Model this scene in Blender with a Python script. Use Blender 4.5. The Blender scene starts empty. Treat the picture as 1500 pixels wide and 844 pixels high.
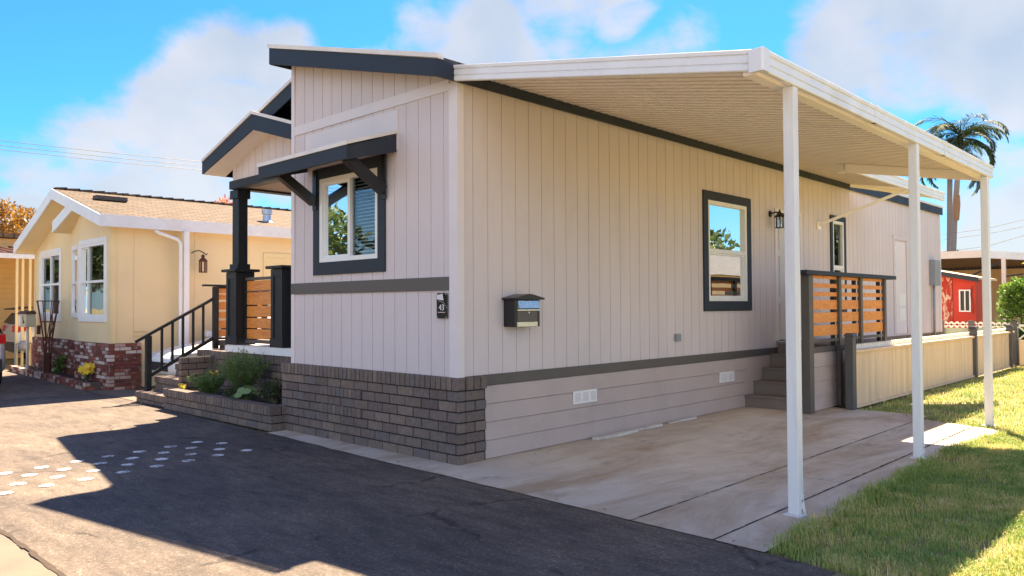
SUN, SKY, EXPO = 3.8, .05, 2.75
SKYGAIN, SKYZEN = (.150,.450,.66), (.22,.335,.64)
CLOUDA, CLOUDB, CLOUDV = (.70,.76,.83), (1.0,.96,.95), 2.6
import bpy, bmesh, math, random
from mathutils import Vector, Matrix, noise as mnoise
R = random.Random(7)
sc = bpy.context.scene
col = sc.collection
PI = math.pi

# ------------------------------------------------------------------ helpers
class MB:
    """collects geometry in world metres and links it as one mesh object"""
    def __init__(s): s.v = []; s.f = []
    def face(s, pts):
        n = len(s.v); s.v += [tuple(p) for p in pts]; s.f.append(tuple(range(n, n + len(pts)))); return s
    def hexa(s, p):
        n = len(s.v); s.v += [tuple(q) for q in p]
        s.f += [tuple(n + i for i in q) for q in ((3,2,1,0),(4,5,6,7),(0,1,5,4),(1,2,6,5),(2,3,7,6),(3,0,4,7))]; return s
    def box(s, x0, x1, y0, y1, z0, z1):
        return s.hexa([(x0,y0,z0),(x1,y0,z0),(x1,y1,z0),(x0,y1,z0),(x0,y0,z1),(x1,y0,z1),(x1,y1,z1),(x0,y1,z1)])
    def frame(s, p, q):
        p = Vector(p); q = Vector(q); d = (q - p).normalized()
        a = Vector((0,0,1)) if abs(d.z) < .95 else Vector((0,1,0))
        r = d.cross(a).normalized(); u = r.cross(d); return p, q, d, r, u
    def bar(s, p, q, w, h):
        p, q, d, r, u = s.frame(p, q); w /= 2; h /= 2
        return s.hexa([p-r*w-u*h, p+r*w-u*h, p+r*w+u*h, p-r*w+u*h, q-r*w-u*h, q+r*w-u*h, q+r*w+u*h, q-r*w+u*h])
    def rings(s, rings, caps=True, closed=True):
        n0 = len(s.v); k = len(rings[0])
        for r in rings: s.v += [tuple(p) for p in r]
        for i in range(len(rings)-1):
            for j in range(k if closed else k-1):
                a = n0+i*k+j; b = n0+i*k+(j+1)%k
                s.f.append((a, b, b+k, a+k))
        if caps and closed:
            s.f.append(tuple(n0+j for j in reversed(range(k)))); s.f.append(tuple(n0+(len(rings)-1)*k+j for j in range(k)))
        return s
    def tube(s, path, r, n=8):
        rs = r if isinstance(r, (list, tuple)) else [r]*len(path)
        out = []
        for i, p in enumerate(path):
            a = path[max(0, i-1)]; b = path[min(len(path)-1, i+1)]
            _, _, d, rr, u = s.frame(a, b); p = Vector(p)
            out.append([p + (rr*math.cos(2*PI*j/n) + u*math.sin(2*PI*j/n))*rs[i] for j in range(n)])
        return s.rings(out)
    def lathe(s, c, prof, n=16):
        c = Vector(c)
        return s.rings([[c + Vector((r*math.cos(2*PI*j/n), r*math.sin(2*PI*j/n), z)) for j in range(n)] for r, z in prof])
    def prism(s, poly, axis, a, b):
        def P(u, v, w): return {'x': (w,u,v), 'y': (u,w,v), 'z': (u,v,w)}[axis]
        return s.rings([[P(u, v, a) for u, v in poly], [P(u, v, b) for u, v in poly]])
    def build(s, name, mat, parent=None, bevel=0, smooth=False, **tags):
        root = parent
        while root is not None and root.parent: root = root.parent
        off = Vector(root.location) if root else Vector((0,0,0))
        base = off
        if parent is None and s.v and tags.get('label'):
            lo = [min(v[i] for v in s.v) for i in range(3)]; hi = [max(v[i] for v in s.v) for i in range(3)]
            base = Vector(((lo[0]+hi[0])/2, (lo[1]+hi[1])/2, lo[2]))
        me = bpy.data.meshes.new(name)
        me.from_pydata([(v[0]-base.x, v[1]-base.y, v[2]-base.z) for v in s.v], [], s.f)
        bm = bmesh.new(); bm.from_mesh(me); bmesh.ops.recalc_face_normals(bm, faces=bm.faces); bm.to_mesh(me); bm.free()
        me.materials.append(mat)
        if smooth:
            for p in me.polygons: p.use_smooth = True
        o = bpy.data.objects.new(name, me); col.objects.link(o)
        if parent is None: o.location = base
        else: o.parent = parent
        if bevel:
            m = o.modifiers.new('bevel', 'BEVEL'); m.width = bevel; m.segments = 2; m.limit_method = 'ANGLE'; m.angle_limit = math.radians(40)
        tag(o, **tags)
        return o

def tag(o, label=None, cat=None, group=None, kind=None):
    if label: o['label'] = label
    if cat: o['category'] = cat
    if group: o['group'] = group
    if kind: o['kind'] = kind
    return o
def thing(name, loc, label, cat, group=None):
    o = bpy.data.objects.new(name, None); col.objects.link(o); o.location = loc; o.empty_display_size = .2
    return tag(o, label, cat, group)
def B(*a): return MB().box(*a)
def copy_tree(o, parent=None):
    c = o.copy(); col.objects.link(c)
    if parent: c.parent = parent
    for ch in [k for k in bpy.data.objects if k.parent == o]: copy_tree(ch, c)
    return c

# ------------------------------------------------------------------ materials
def nodes(name):
    m = bpy.data.materials.new(name); m.use_nodes = True; nt = m.node_tree
    return m, nt, nt.nodes, nt.links, nt.nodes['Principled BSDF']
def ramp(n, pts):
    r = n.new('ShaderNodeValToRGB'); el = r.color_ramp.elements
    while len(el) < len(pts): el.new(.5)
    for e, (p, c) in zip(el, pts):
        e.position = p; e.color = (*c, 1) if not isinstance(c, (int, float)) else (c, c, c, 1)
    return r
def ntex(n, l, scale, detail=4, rough=.6, stretch=(1,1,1), dist=0, coord=None):
    tc = coord or n.new('ShaderNodeTexCoord').outputs['Object']
    mp = n.new('ShaderNodeMapping'); mp.inputs['Scale'].default_value = stretch; l.new(tc, mp.inputs[0])
    t = n.new('ShaderNodeTexNoise'); t.inputs['Scale'].default_value = scale; t.inputs['Detail'].default_value = detail
    t.inputs['Roughness'].default_value = rough; t.inputs['Distortion'].default_value = dist
    l.new(mp.outputs[0], t.inputs['Vector']); return t
def mixc(n, l, fac, a, b, mode='MIX'):
    m = n.new('ShaderNodeMix'); m.data_type = 'RGBA'; m.blend_type = mode
    for s, x in ((0, fac), (6, a), (7, b)):
        if hasattr(x, 'is_linked'): l.new(x, m.inputs[s])
        elif isinstance(x, tuple): m.inputs[s].default_value = (*x, 1)
        else: m.inputs[s].default_value = x
    return m.outputs[2]
def bumpn(n, l, h, strength, dist=.01, prev=None):
    b = n.new('ShaderNodeBump'); b.inputs['Strength'].default_value = strength; b.inputs['Distance'].default_value = dist
    l.new(h, b.inputs['Height'])
    if prev: l.new(prev, b.inputs['Normal'])
    return b.outputs[0]
def paint(name, c, rough=.55, var=.12, scale=2.5, stretch=(1,1,1), bump=.15, bscale=60, metal=0, island=0, spec=.5, dirt=None, dirt_amt=.3):
    m, nt, n, l, p = nodes(name)
    t = ntex(n, l, scale, 5, .6, stretch)
    a = tuple(x*(1-var) for x in c); b = tuple(min(1, x*(1+var)) for x in c)
    r = ramp(n, [(.3, a), (.7, b)]); l.new(t.outputs[0], r.inputs[0]); out = r.outputs[0]
    if island:
        g = n.new('ShaderNodeNewGeometry'); r2 = ramp(n, [(0, 1-island), (1, 1+island)]); l.new(g.outputs['Random Per Island'], r2.inputs[0])
        out = mixc(n, l, 1.0, out, r2.outputs[0], 'MULTIPLY')
    if dirt:
        t3 = ntex(n, l, 1.3, 8, .7, stretch); r3 = ramp(n, [(.5, 0.), (.75, dirt_amt)]); l.new(t3.outputs[0], r3.inputs[0])
        out = mixc(n, l, r3.outputs[0], out, dirt)
    l.new(out, p.inputs['Base Color'])
    rr = ramp(n, [(.3, max(0, rough-.08)), (.7, min(1, rough+.08))]); l.new(t.outputs[0], rr.inputs[0]); l.new(rr.outputs[0], p.inputs['Roughness'])
    p.inputs['Metallic'].default_value = metal; p.inputs['Specular IOR Level'].default_value = spec
    if bump:
        t2 = ntex(n, l, bscale, 4, .6, stretch); l.new(bumpn(n, l, t2.outputs[0], bump, .006), p.inputs['Normal'])
    return m
def brickmat(name, cols, bump=.5, fleck=None, const=False):
    m, nt, n, l, p = nodes(name)
    g = n.new('ShaderNodeNewGeometry'); k = len(cols)
    r = ramp(n, [(i/max(1, k-1), c) for i, c in enumerate(cols)]); l.new(g.outputs['Random Per Island'], r.inputs[0]); out = r.outputs[0]
    if const: r.color_ramp.interpolation = 'CONSTANT'
    t = ntex(n, l, 22, 6, .7); r2 = ramp(n, [(.3, .72), (.7, 1.2)]); l.new(t.outputs[0], r2.inputs[0])
    out = mixc(n, l, 1.0, out, r2.outputs[0], 'MULTIPLY')
    if fleck:
        t3 = ntex(n, l, 9, 5, .65); r3 = ramp(n, [(.57, 0.), (.64, .8)]); l.new(t3.outputs[0], r3.inputs[0]); out = mixc(n, l, r3.outputs[0], out, fleck)
    l.new(out, p.inputs['Base Color']); p.inputs['Roughness'].default_value = .85
    l.new(bumpn(n, l, t.outputs[0], bump, .01), p.inputs['Normal']); return m
def woodmat(name, a, b, axis=(1,1,1), rough=.5):
    m, nt, n, l, p = nodes(name)
    g = n.new('ShaderNodeNewGeometry')
    tc = n.new('ShaderNodeTexCoord'); ad = n.new('ShaderNodeVectorMath'); ad.operation = 'MULTIPLY_ADD'
    cb = n.new('ShaderNodeCombineXYZ')
    for i in range(3): l.new(g.outputs['Random Per Island'], cb.inputs[i])
    l.new(cb.outputs[0], ad.inputs[0]); ad.inputs[1].default_value = (37, 19, 53); l.new(tc.outputs['Object'], ad.inputs[2])
    t = ntex(n, l, 7, 6, .62, axis, 1.2, ad.outputs[0]); r = ramp(n, [(.3, a), (.48, b), (.56, tuple(x*.8 for x in a)), (.75, b)]); l.new(t.outputs[0], r.inputs[0])
    r2 = ramp(n, [(0, .7), (1, 1.25)]); l.new(g.outputs['Random Per Island'], r2.inputs[0])
    l.new(mixc(n, l, 1.0, r.outputs[0], r2.outputs[0], 'MULTIPLY'), p.inputs['Base Color']); p.inputs['Roughness'].default_value = rough
    l.new(bumpn(n, l, t.outputs[0], .2, .004), p.inputs['Normal']); return m
def glassmat(name, tint=(.75,.85,.85), refl=.25, rough=.0):
    m, nt, n, l, p = nodes(name)
    n.remove(p); out = n['Material Output']
    tr = n.new('ShaderNodeBsdfTransparent'); tr.inputs[0].default_value = (*tint, 1)
    gl = n.new('ShaderNodeBsdfGlossy'); gl.inputs['Roughness'].default_value = rough; gl.inputs[0].default_value = (.92,.97,1,1)
    t = ntex(n, l, 1.7, 2); l.new(bumpn(n, l, t.outputs[0], .03, .05), gl.inputs['Normal'])
    lw = n.new('ShaderNodeFresnel'); lw.inputs['IOR'].default_value = 1.5
    ma = n.new('ShaderNodeMath'); ma.operation = 'MULTIPLY_ADD'; ma.inputs[1].default_value = 1-refl; ma.inputs[2].default_value = refl; l.new(lw.outputs[0], ma.inputs[0])
    mx = n.new('ShaderNodeMixShader'); l.new(ma.outputs[0], mx.inputs[0]); l.new(tr.outputs[0], mx.inputs[1]); l.new(gl.outputs[0], mx.inputs[2]); l.new(mx.outputs[0], out.inputs[0])
    return m
def leafmat(name, cols, trans=.3, rough=.5):
    m, nt, n, l, p = nodes(name)
    g = n.new('ShaderNodeNewGeometry'); k = len(cols)
    t = ntex(n, l, 1.6, 3); ad = n.new('ShaderNodeMath'); ad.operation = 'MULTIPLY_ADD'; ad.inputs[1].default_value = .6
    l.new(g.outputs['Random Per Island'], ad.inputs[0]); sb = n.new('ShaderNodeMath'); sb.operation = 'MULTIPLY_ADD'; sb.inputs[1].default_value = 1.2; sb.inputs[2].default_value = -.4
    l.new(t.outputs[0], sb.inputs[0]); l.new(sb.outputs[0], ad.inputs[2])
    r = ramp(n, [(i/max(1, k-1), c) for i, c in enumerate(cols)]); l.new(ad.outputs[0], r.inputs[0])
    l.new(r.outputs[0], p.inputs['Base Color']); p.inputs['Roughness'].default_value = rough
    tl = n.new('ShaderNodeBsdfTranslucent'); l.new(r.outputs[0], tl.inputs[0])
    mx = n.new('ShaderNodeMixShader'); mx.inputs[0].default_value = trans; l.new(p.outputs[0], mx.inputs[1]); l.new(tl.outputs[0], mx.inputs[2]); l.new(mx.outputs[0], n['Material Output'].inputs[0])
    return m

M = {}
M['siding'] = paint('siding_paint', (.615,.545,.552), .6, .05, 1.2, (1,1,.3), .10, 60, dirt=(.48,.41,.39), dirt_amt=.32)
M['siding_trim'] = paint('siding_trim_paint', (.70,.64,.65), .5, .04, 2, bump=.1)
M['lap'] = paint('lap_siding_paint', (.46,.372,.345), .6, .06, 2, bump=.12, dirt=(.28,.24,.22), dirt_amt=.35)
M['dark'] = paint('dark_slate_paint', (.024,.031,.043), .6, .15, 3, bump=.1, spec=.35)
M['darkgrey'] = paint('charcoal_trim_paint', (.10,.087,.078), .55, .1, 3, bump=.1)
M['black'] = paint('black_paint', (.012,.012,.014), .35, .2, 4, bump=.05)
M['porchdark'] = paint('porch_charcoal_paint', (.020,.022,.024), .5, .15, 3, bump=.08, spec=.3)
M['white'] = paint('white_vinyl', (.78,.78,.78), .4, .04, 3, bump=.03)
M['drip'] = paint('pale_drip_edge', (.72,.67,.62), .45, .06, 4, bump=.05)
M['alu'] = paint('white_aluminium', (.74,.75,.78), .38, .05, 2.5, (1,1,1), .08, 30, dirt=(.46,.42,.37), dirt_amt=.45)
M['post'] = paint('weathered_white_post_paint', (.74,.74,.75), .5, .06, 6, (1,1,.15), .5, 40, dirt=(.42,.38,.33), dirt_amt=.75)
M['pan'] = paint('cream_roof_pan', (.88,.81,.74), .5, .02, 1.5, bump=.0)
M['woodbrown'] = woodmat('brown_ceiling_wood', (.16,.09,.06), (.25,.15,.10), (.4,6,6))
M['cedar'] = woodmat('cedar_slat_wood', (.80,.22,.036), (.90,.38,.085), (1,1,9), .42)
M['cedarx'] = woodmat('cedar_slat_wood_wide', (.80,.22,.036), (.90,.38,.085), (1,1,9), .42)
M['brick'] = brickmat('grey_brown_brick', [(.120,.090,.080),(.175,.128,.106),(.135,.104,.096),(.215,.158,.124),(.155,.118,.106),(.14,.118,.115)])
M['mortar'] = paint('dark_mortar', (.020,.018,.019), .95, .2, 30, bump=.4, bscale=120)
M['redbrick'] = brickmat('used_red_brick', [(.17,.045,.030),(.22,.062,.040),(.60,.50,.45),(.13,.036,.027),(.28,.085,.055),(.18,.050,.036),(.45,.30,.25),(.15,.042,.030)], fleck=(.42,.33,.30), const=True)
M['redmortar'] = paint('grey_mortar', (.10,.07,.06), .95, .2, 30, bump=.4)
M['yellow'] = paint('cream_yellow_siding', (.78,.615,.36), .65, .05, 1, bump=.12, bscale=90)
M['yellowtrim'] = paint('cream_trim', (.74,.60,.33), .6, .05, 2, bump=.05)
M['tan'] = paint('tan_clapboard', (.78,.50,.21), .6, .06, 2, bump=.08)
M['step'] = paint('brown_step_paint', (.19,.15,.13), .7, .1, 4, bump=.15, dirt=(.25,.21,.18), dirt_amt=.3)
M['doorwhite'] = paint('door_paint', (.60,.56,.55), .4, .04, 2, bump=.04)
M['steel'] = paint('brushed_steel', (.62,.62,.62), .28, .1, 8, (1,1,12), .05, 40, metal=.9)
M['grey'] = paint('grey_metal_box', (.25,.27,.30), .45, .1, 3, bump=.05)
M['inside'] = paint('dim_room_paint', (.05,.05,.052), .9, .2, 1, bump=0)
M['blind'] = paint('blind_slat', (.82,.81,.79), .5, .05, 3, bump=0)
M['curtain'] = paint('curtain_cloth', (.33,.31,.29), .9, .2, 6, (6,6,.4), .1)
M['glass'] = glassmat('window_glass', (.72,.80,.80), .11)
M['glassdim'] = glassmat('dim_window_glass', (.25,.27,.27), .025)
M['carglass'] = glassmat('car_glass', (.08,.09,.1), .12)
M['fence'] = paint('beige_fence_board', (.72,.53,.34), .75, .14, 5, (1,1,.12), .3, 25, dirt=(.45,.32,.20), dirt_amt=.5)
M['fencepost'] = paint('fence_post_paint', (.09,.085,.085), .6, .12, 4, bump=.1)
M['scallop'] = paint('white_fence_trim', (.75,.72,.66), .6, .06, 5, bump=.1)
M['red'] = paint('red_barn_paint', (.50,.034,.016), .7, .12, 3, (1,1,.3), .2)
M['rust'] = paint('rusted_iron', (.10,.035,.022), .8, .35, 12, bump=.4)
M['tyre'] = paint('tyre_rubber', (.018,.018,.019), .8, .2, 8, bump=.2)
M['carwhite'] = paint('white_car_paint', (.75,.76,.78), .2, .02, 2, bump=0)
M['carsilver'] = paint('silver_car_paint', (.50,.52,.55), .22, .03, 2, bump=0, metal=.5)
M['carplastic'] = paint('black_car_plastic', (.02,.02,.022), .5, .1, 5, bump=.1)
M['taillight'] = paint('red_lamp_lens', (.55,.012,.015), .12, .1, 20, bump=0)
M['amber'] = paint('amber_lamp_lens', (.8,.22,.02), .15, .1, 20, bump=0)
M['headlight'] = paint('clear_lamp_lens', (.55,.58,.6), .08, .1, 20, bump=0)
M['seam'] = paint('shade_toned_pan_seam', (.58,.50,.43), .6, .1, 3, bump=0)  # darker tone paints in the shade of the joints between roof pans
M['soil'] = paint('planting_soil', (.045,.03,.02), .95, .4, 20, bump=.8, bscale=40)
M['bark'] = paint('tree_bark', (.16,.12,.09), .9, .25, 6, (1,1,.2), .6, 20)
M['palmtrunk'] = paint('palm_trunk_bark', (.30,.25,.22), .9, .2, 3, (.3,.3,6), .5, 6)
M['palmboot'] = paint('dry_palm_sheath', (.34,.19,.09), .8, .25, 6, (3,3,.4), .4)
M['mailbeige'] = paint('beige_mailbox_paint', (.55,.48,.33), .5, .06, 5, bump=.05)
M['metalroof'] = paint('ribbed_metal_roofing', (.72,.62,.50), .5, .08, 3, bump=.05)
M['beige'] = paint('beige_stucco', (.60,.45,.30), .8, .08, 2, bump=.2)
M['galv'] = paint('galvanised_vent', (.42,.48,.56), .35, .1, 6, bump=.05, metal=.6)
M['wire'] = paint('power_cable', (.035,.038,.045), .6, .05, 2, bump=0)
def dotmat():
    m, nt, n, l, p = nodes('worn_white_road_paint'); t = ntex(n, l, 38, 6, .75); t2 = ntex(n, l, 7, 3, .6)
    ad = n.new('ShaderNodeMath'); ad.operation = 'MULTIPLY_ADD'; ad.inputs[1].default_value = .5; l.new(t2.outputs[0], ad.inputs[0]); l.new(t.outputs[0], ad.inputs[2])
    r = ramp(n, [(.60,(.80,.80,.79)),(.72,(.70,.69,.67)),(.80,(.13,.11,.09))]); l.new(ad.outputs[0], r.inputs[0]); l.new(r.outputs[0], p.inputs['Base Color']); p.inputs['Roughness'].default_value = .7
    l.new(bumpn(n, l, t.outputs[0], .3, .004), p.inputs['Normal']); return m
M['dot'] = dotmat()
M['plank'] = paint('chipped_white_plank', (.62,.58,.55), .7, .12, 8, bump=.3, dirt=(.3,.24,.18), dirt_amt=.8)

def shingles(name, a, b):
    m, nt, n, l, p = nodes(name)
    tc = n.new('ShaderNodeTexCoord'); mp = n.new('ShaderNodeMapping'); mp.inputs['Rotation'].default_value = (0,0,PI/2); l.new(tc.outputs['Object'], mp.inputs[0])
    bt = n.new('ShaderNodeTexBrick'); bt.inputs['Scale'].default_value = 1; bt.inputs['Brick Width'].default_value = .30; bt.inputs['Row Height'].default_value = .14
    bt.inputs['Mortar Size'].default_value = .02; bt.inputs['Color1'].default_value = (*a,1); bt.inputs['Color2'].default_value = (*b,1); bt.inputs['Mortar'].default_value = (*[x*.35 for x in a],1)
    l.new(mp.outputs[0], bt.inputs['Vector'])
    t = ntex(n, l, 5, 6, .7, (3,.7,1)); r = ramp(n, [(.3,.45),(.7,1.45)]); l.new(t.outputs[0], r.inputs[0])
    l.new(mixc(n, l, 1., bt.outputs[0], r.outputs[0], 'MULTIPLY'), p.inputs['Base Color']); p.inputs['Roughness'].default_value = .9
    l.new(bumpn(n, l, t.outputs[0], .6, .02, bumpn(n, l, bt.outputs['Fac'], .6, .01)), p.inputs['Normal']); return m
M['shingle_tan'] = shingles('tan_shingles', (.078,.050,.029), (.122,.080,.047))
M['shingle_dark'] = shingles('dark_shingles', (.05,.05,.055), (.08,.075,.075))

def groundmats():
    # asphalt
    m, nt, n, l, p = nodes('asphalt')
    big = ntex(n, l, .55, 6, .62, (1,1.6,1), .6); fine = ntex(n, l, 95, 3, .7); mid = ntex(n, l, 5, 6, .7, (.5,1.6,1))
    r = ramp(n, [(.30,(.064,.052,.045)),(.5,(.098,.077,.063)),(.70,(.142,.110,.086))]); l.new(big.outputs[0], r.inputs[0])
    r2 = ramp(n, [(.3,.62),(.7,1.42)]); l.new(mid.outputs[0], r2.inputs[0]); r3 = ramp(n, [(.30,.55),(.72,1.5)]); l.new(fine.outputs[0], r3.inputs[0])
    c = mixc(n, l, 1., r.outputs[0], r2.outputs[0], 'MULTIPLY'); c = mixc(n, l, 1., c, r3.outputs[0], 'MULTIPLY')
    vo = n.new('ShaderNodeTexVoronoi'); vo.inputs['Scale'].default_value = 62; l.new(n.new('ShaderNodeTexCoord').outputs['Object'], vo.inputs['Vector'])
    r5 = ramp(n, [(.0, .78), (.6, .97), (.9, 1.15), (.98, 1.6)]); sc1 = n.new('ShaderNodeSeparateColor'); l.new(vo.outputs['Color'], sc1.inputs[0]); l.new(sc1.outputs[0], r5.inputs[0]); c = mixc(n, l, 1., c, r5.outputs[0], 'MULTIPLY')
    # hairline cracks and pale scuffs
    ds = ntex(n, l, 2.5, 5, .6); dv = n.new('ShaderNodeVectorMath'); dv.operation = 'MULTIPLY_ADD'; dv.inputs[1].default_value = (.5,.5,0); l.new(ds.outputs['Color'], dv.inputs[0]); l.new(n.new('ShaderNodeTexCoord').outputs['Object'], dv.inputs[2])
    v2 = n.new('ShaderNodeTexVoronoi'); v2.feature = 'DISTANCE_TO_EDGE'; v2.inputs['Scale'].default_value = .42; l.new(dv.outputs[0], v2.inputs['Vector'])
    r6 = ramp(n, [(.0, .35), (.006, .55), (.010, 1.)]); l.new(v2.outputs['Distance'], r6.inputs[0]); 
    mk = ntex(n, l, .9, 3); r7 = ramp(n, [(.50, 0.), (.56, 1.)]); l.new(mk.outputs[0], r7.inputs[0]); c = mixc(n, l, r7.outputs[0], c, mixc(n, l, 1., c, r6.outputs[0], 'MULTIPLY'))
    sf = ntex(n, l, 1.7, 8, .75, (.45,1.8,1)); r8 = ramp(n, [(.58, 0.), (.74, .55)]); l.new(sf.outputs[0], r8.inputs[0]); c = mixc(n, l, r8.outputs[0], c, (.20,.17,.14))
    l.new(c, p.inputs['Base Color']); p.inputs['Roughness'].default_value = .8; p.inputs['Specular IOR Level'].default_value = .35
    l.new(bumpn(n, l, fine.outputs[0], .55, .008), p.inputs['Normal']); M['asphalt'] = m
    # concrete
    m, nt, n, l, p = nodes('driveway_concrete')
    a = ntex(n, l, 1.1, 7, .65); f = ntex(n, l, 120, 3, .7); s = ntex(n, l, .8, 7, .68, (1.6,.45,1), .5); d = ntex(n, l, 2.2, 8, .72, (1,.6,1))
    r = ramp(n, [(.3,(.50,.42,.335)),(.7,(.65,.555,.45))]); l.new(a.outputs[0], r.inputs[0])
    r2 = ramp(n, [(.44,0.),(.64,.75)]); l.new(s.outputs[0], r2.inputs[0]); c = mixc(n, l, r2.outputs[0], r.outputs[0], (.33,.205,.10))
    r4 = ramp(n, [(.56,0.),(.72,.55)]); l.new(d.outputs[0], r4.inputs[0]); c = mixc(n, l, r4.outputs[0], c, (.13,.115,.10))
    r3 = ramp(n, [(.3,.88),(.7,1.1)]); l.new(f.outputs[0], r3.inputs[0]); c = mixc(n, l, 1., c, r3.outputs[0], 'MULTIPLY')
    l.new(c, p.inputs['Base Color']); p.inputs['Roughness'].default_value = .85; l.new(bumpn(n, l, f.outputs[0], .25, .004), p.inputs['Normal']); M['concrete'] = m
    M['gutter'] = paint('gutter_concrete', (.135,.11,.082), .85, .2, 3, bump=.3, bscale=80)
    # bare lawn soil
    m, nt, n, l, p = nodes('lawn_soil')
    a = ntex(n, l, 1.3, 6, .65); r = ramp(n, [(.3,(.15,.15,.045)),(.55,(.30,.25,.10)),(.75,(.40,.31,.14))]); l.new(a.outputs[0], r.inputs[0])
    f = ntex(n, l, 60, 4, .7); r3 = ramp(n, [(.3,.5),(.7,1.3)]); l.new(f.outputs[0], r3.inputs[0])
    l.new(mixc(n, l, 1., r.outputs[0], r3.outputs[0], 'MULTIPLY'), p.inputs['Base Color']); p.inputs['Roughness'].default_value = .95
    l.new(bumpn(n, l, f.outputs[0], .8, .02), p.inputs['Normal']); M['lawnsoil'] = m
    # grass blades
    m, nt, n, l, p = nodes('grass_blade')
    tc = n.new('ShaderNodeTexCoord'); g = n.new('ShaderNodeNewGeometry')
    a = ntex(n, l, 1.5, 5, .65, (1,1,.01), .3); mm = n.new('ShaderNodeMath'); mm.operation = 'MULTIPLY_ADD'; mm.inputs[1].default_value = .42; l.new(g.outputs['Random Per Island'], mm.inputs[0])
    s2 = n.new('ShaderNodeMath'); s2.operation = 'MULTIPLY_ADD'; s2.inputs[1].default_value = 1.5; s2.inputs[2].default_value = -.50; l.new(a.outputs[0], s2.inputs[0]); l.new(s2.outputs[0], mm.inputs[2])
    r = ramp(n, [(.0,(.14,.25,.06)),(.35,(.24,.36,.08)),(.55,(.46,.48,.13)),(.75,(.70,.57,.25)),(1,(.76,.62,.36))]); l.new(mm.outputs[0], r.inputs[0])
    l.new(r.outputs[0], p.inputs['Base Color']); p.inputs['Roughness'].default_value = .55
    tl = n.new('ShaderNodeBsdfTranslucent'); l.new(r.outputs[0], tl.inputs[0]); mx = n.new('ShaderNodeMixShader'); mx.inputs[0].default_value = .35
    l.new(p.outputs[0], mx.inputs[1]); l.new(tl.outputs[0], mx.inputs[2]); l.new(mx.outputs[0], n['Material Output'].inputs[0]); M['grass'] = m
groundmats()
M['plant_feather'] = leafmat('feathery_green_leaf', [(.07,.13,.035),(.13,.22,.06),(.22,.30,.10)], .3)
M['plant_dark'] = leafmat('dark_shrub_leaf', [(.02,.035,.012),(.045,.06,.02),(.09,.10,.035)], .25)
M['plant_round'] = leafmat('pale_round_leaf', [(.16,.26,.07),(.26,.38,.13),(.32,.42,.18)], .35)
M['petal'] = leafmat('yellow_petal', [(.80,.52,.02),(.88,.66,.05)], .3)
M['autumn'] = leafmat('autumn_leaf', [(.05,.04,.010),(.22,.11,.015),(.40,.20,.025),(.10,.075,.015)], .35)
M['treegreen'] = leafmat('tree_leaf', [(.03,.06,.015),(.07,.11,.03),(.14,.17,.05)], .3)
M['hedge'] = leafmat('hedge_leaf', [(.03,.075,.012),(.10,.20,.03),(.26,.38,.06)], .35)
M['sapling'] = leafmat('sapling_leaf', [(.20,.28,.05),(.45,.42,.08),(.12,.22,.03)], .4)
M['palm'] = leafmat('palm_frond_leaf', [(.02,.05,.02),(.045,.09,.035),(.12,.15,.05)], .25, .75)
M['bougain'] = leafmat('pink_blossom', [(.5,.06,.06),(.6,.2,.08),(.10,.12,.04)], .3)
# ------------------------------------------------------------------ ground, road, drive
def sheet(name, poly, z, mat, **k):
    mb = MB(); mb.face([(x, y, z) for x, y in poly]); o = mb.build(name, mat, **k); return o
gr = MB(); gr.face([(-900,-900,-.03),(900,-900,-.03),(900,900,-.03),(-900,900,-.03)])
gr.build('ground', M['lawnsoil'], kind='structure')
rb = [(-60,-.16),(-17.3,.20),(-10.63,-.16),(-8.0,-.17),(-6.7,-.22),(-3.30,-.305),(-1.2,-.395),(.5,-.425),(1.9,-.465),(2.9,-.49),(3.39,-.515),(3.75,-.53),(4.03,-.58),(4.9,-.66),(40,-.7)]
# kerb line follows real slight waviness
fine = []
for (a, b) in zip(rb[:-1], rb[1:]):
    k = max(1, int(abs(b[0]-a[0])/.25)) if -9 < a[0] < 5 else 1
    for i in range(k):
        t = i/k; fine.append((a[0]+(b[0]-a[0])*t, a[1]+(b[1]-a[1])*t + (R.uniform(-.012,.012) if i else 0)))
fine.append(rb[-1])
road = sheet('road', [(-60,-3.74)]+fine+[(40,-3.86)], 0, M['asphalt'], kind='structure')
sheet('gutter', [(-60,-5.0),(-60,-3.76)]+[(-6+i*.25, -3.80+R.uniform(-.02,.02)) for i in range(48)]+[(40,-3.88),(40,-5.0)], .004, M['gutter'], kind='structure')
sheet('road', [(-60,-14),(-60,-5.0),(40,-5.0),(40,-14)], 0, M['asphalt'], kind='structure')
gp = MB()
pts = [(-6+i*.12, -3.775+R.uniform(-.012,.012)) for i in range(110)]
for a, b in zip(pts[:-1], pts[1:]):
    w = .010+R.random()*.012; gp.face([(a[0],a[1]-w,.008),(b[0],b[1]-w,.008),(b[0],b[1]+w,.008),(a[0],a[1]+w,.008)])
gp.build('seam_grit', M['soil'], road)
dots = [(-2.96,-3.24),(-2.34,-3.28),(-2.02,-3.45),(-2.68,-3.1),(-3.01,-2.91),(-2.07,-3.12),(-2.4,-2.94),(-2.73,-2.79),(-3.07,-2.57),(-2.1,-2.79),(-2.44,-2.61),(-2.78,-2.44),(-3.12,-2.25),(-2.15,-2.44),(-2.5,-2.27),(-2.82,-2.11),(-3.16,-1.91),(-2.2,-2.1),(-2.54,-1.92),(-2.89,-1.75),(-3.21,-1.55),(-2.24,-1.76),(-2.58,-1.59),(-2.94,-1.42),(-3.27,-1.21),(-2.3,-1.42),(-2.63,-1.24),(-2.98,-1.05),(-2.34,-1.07),(-1.95,-3.9+.12)]
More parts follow.
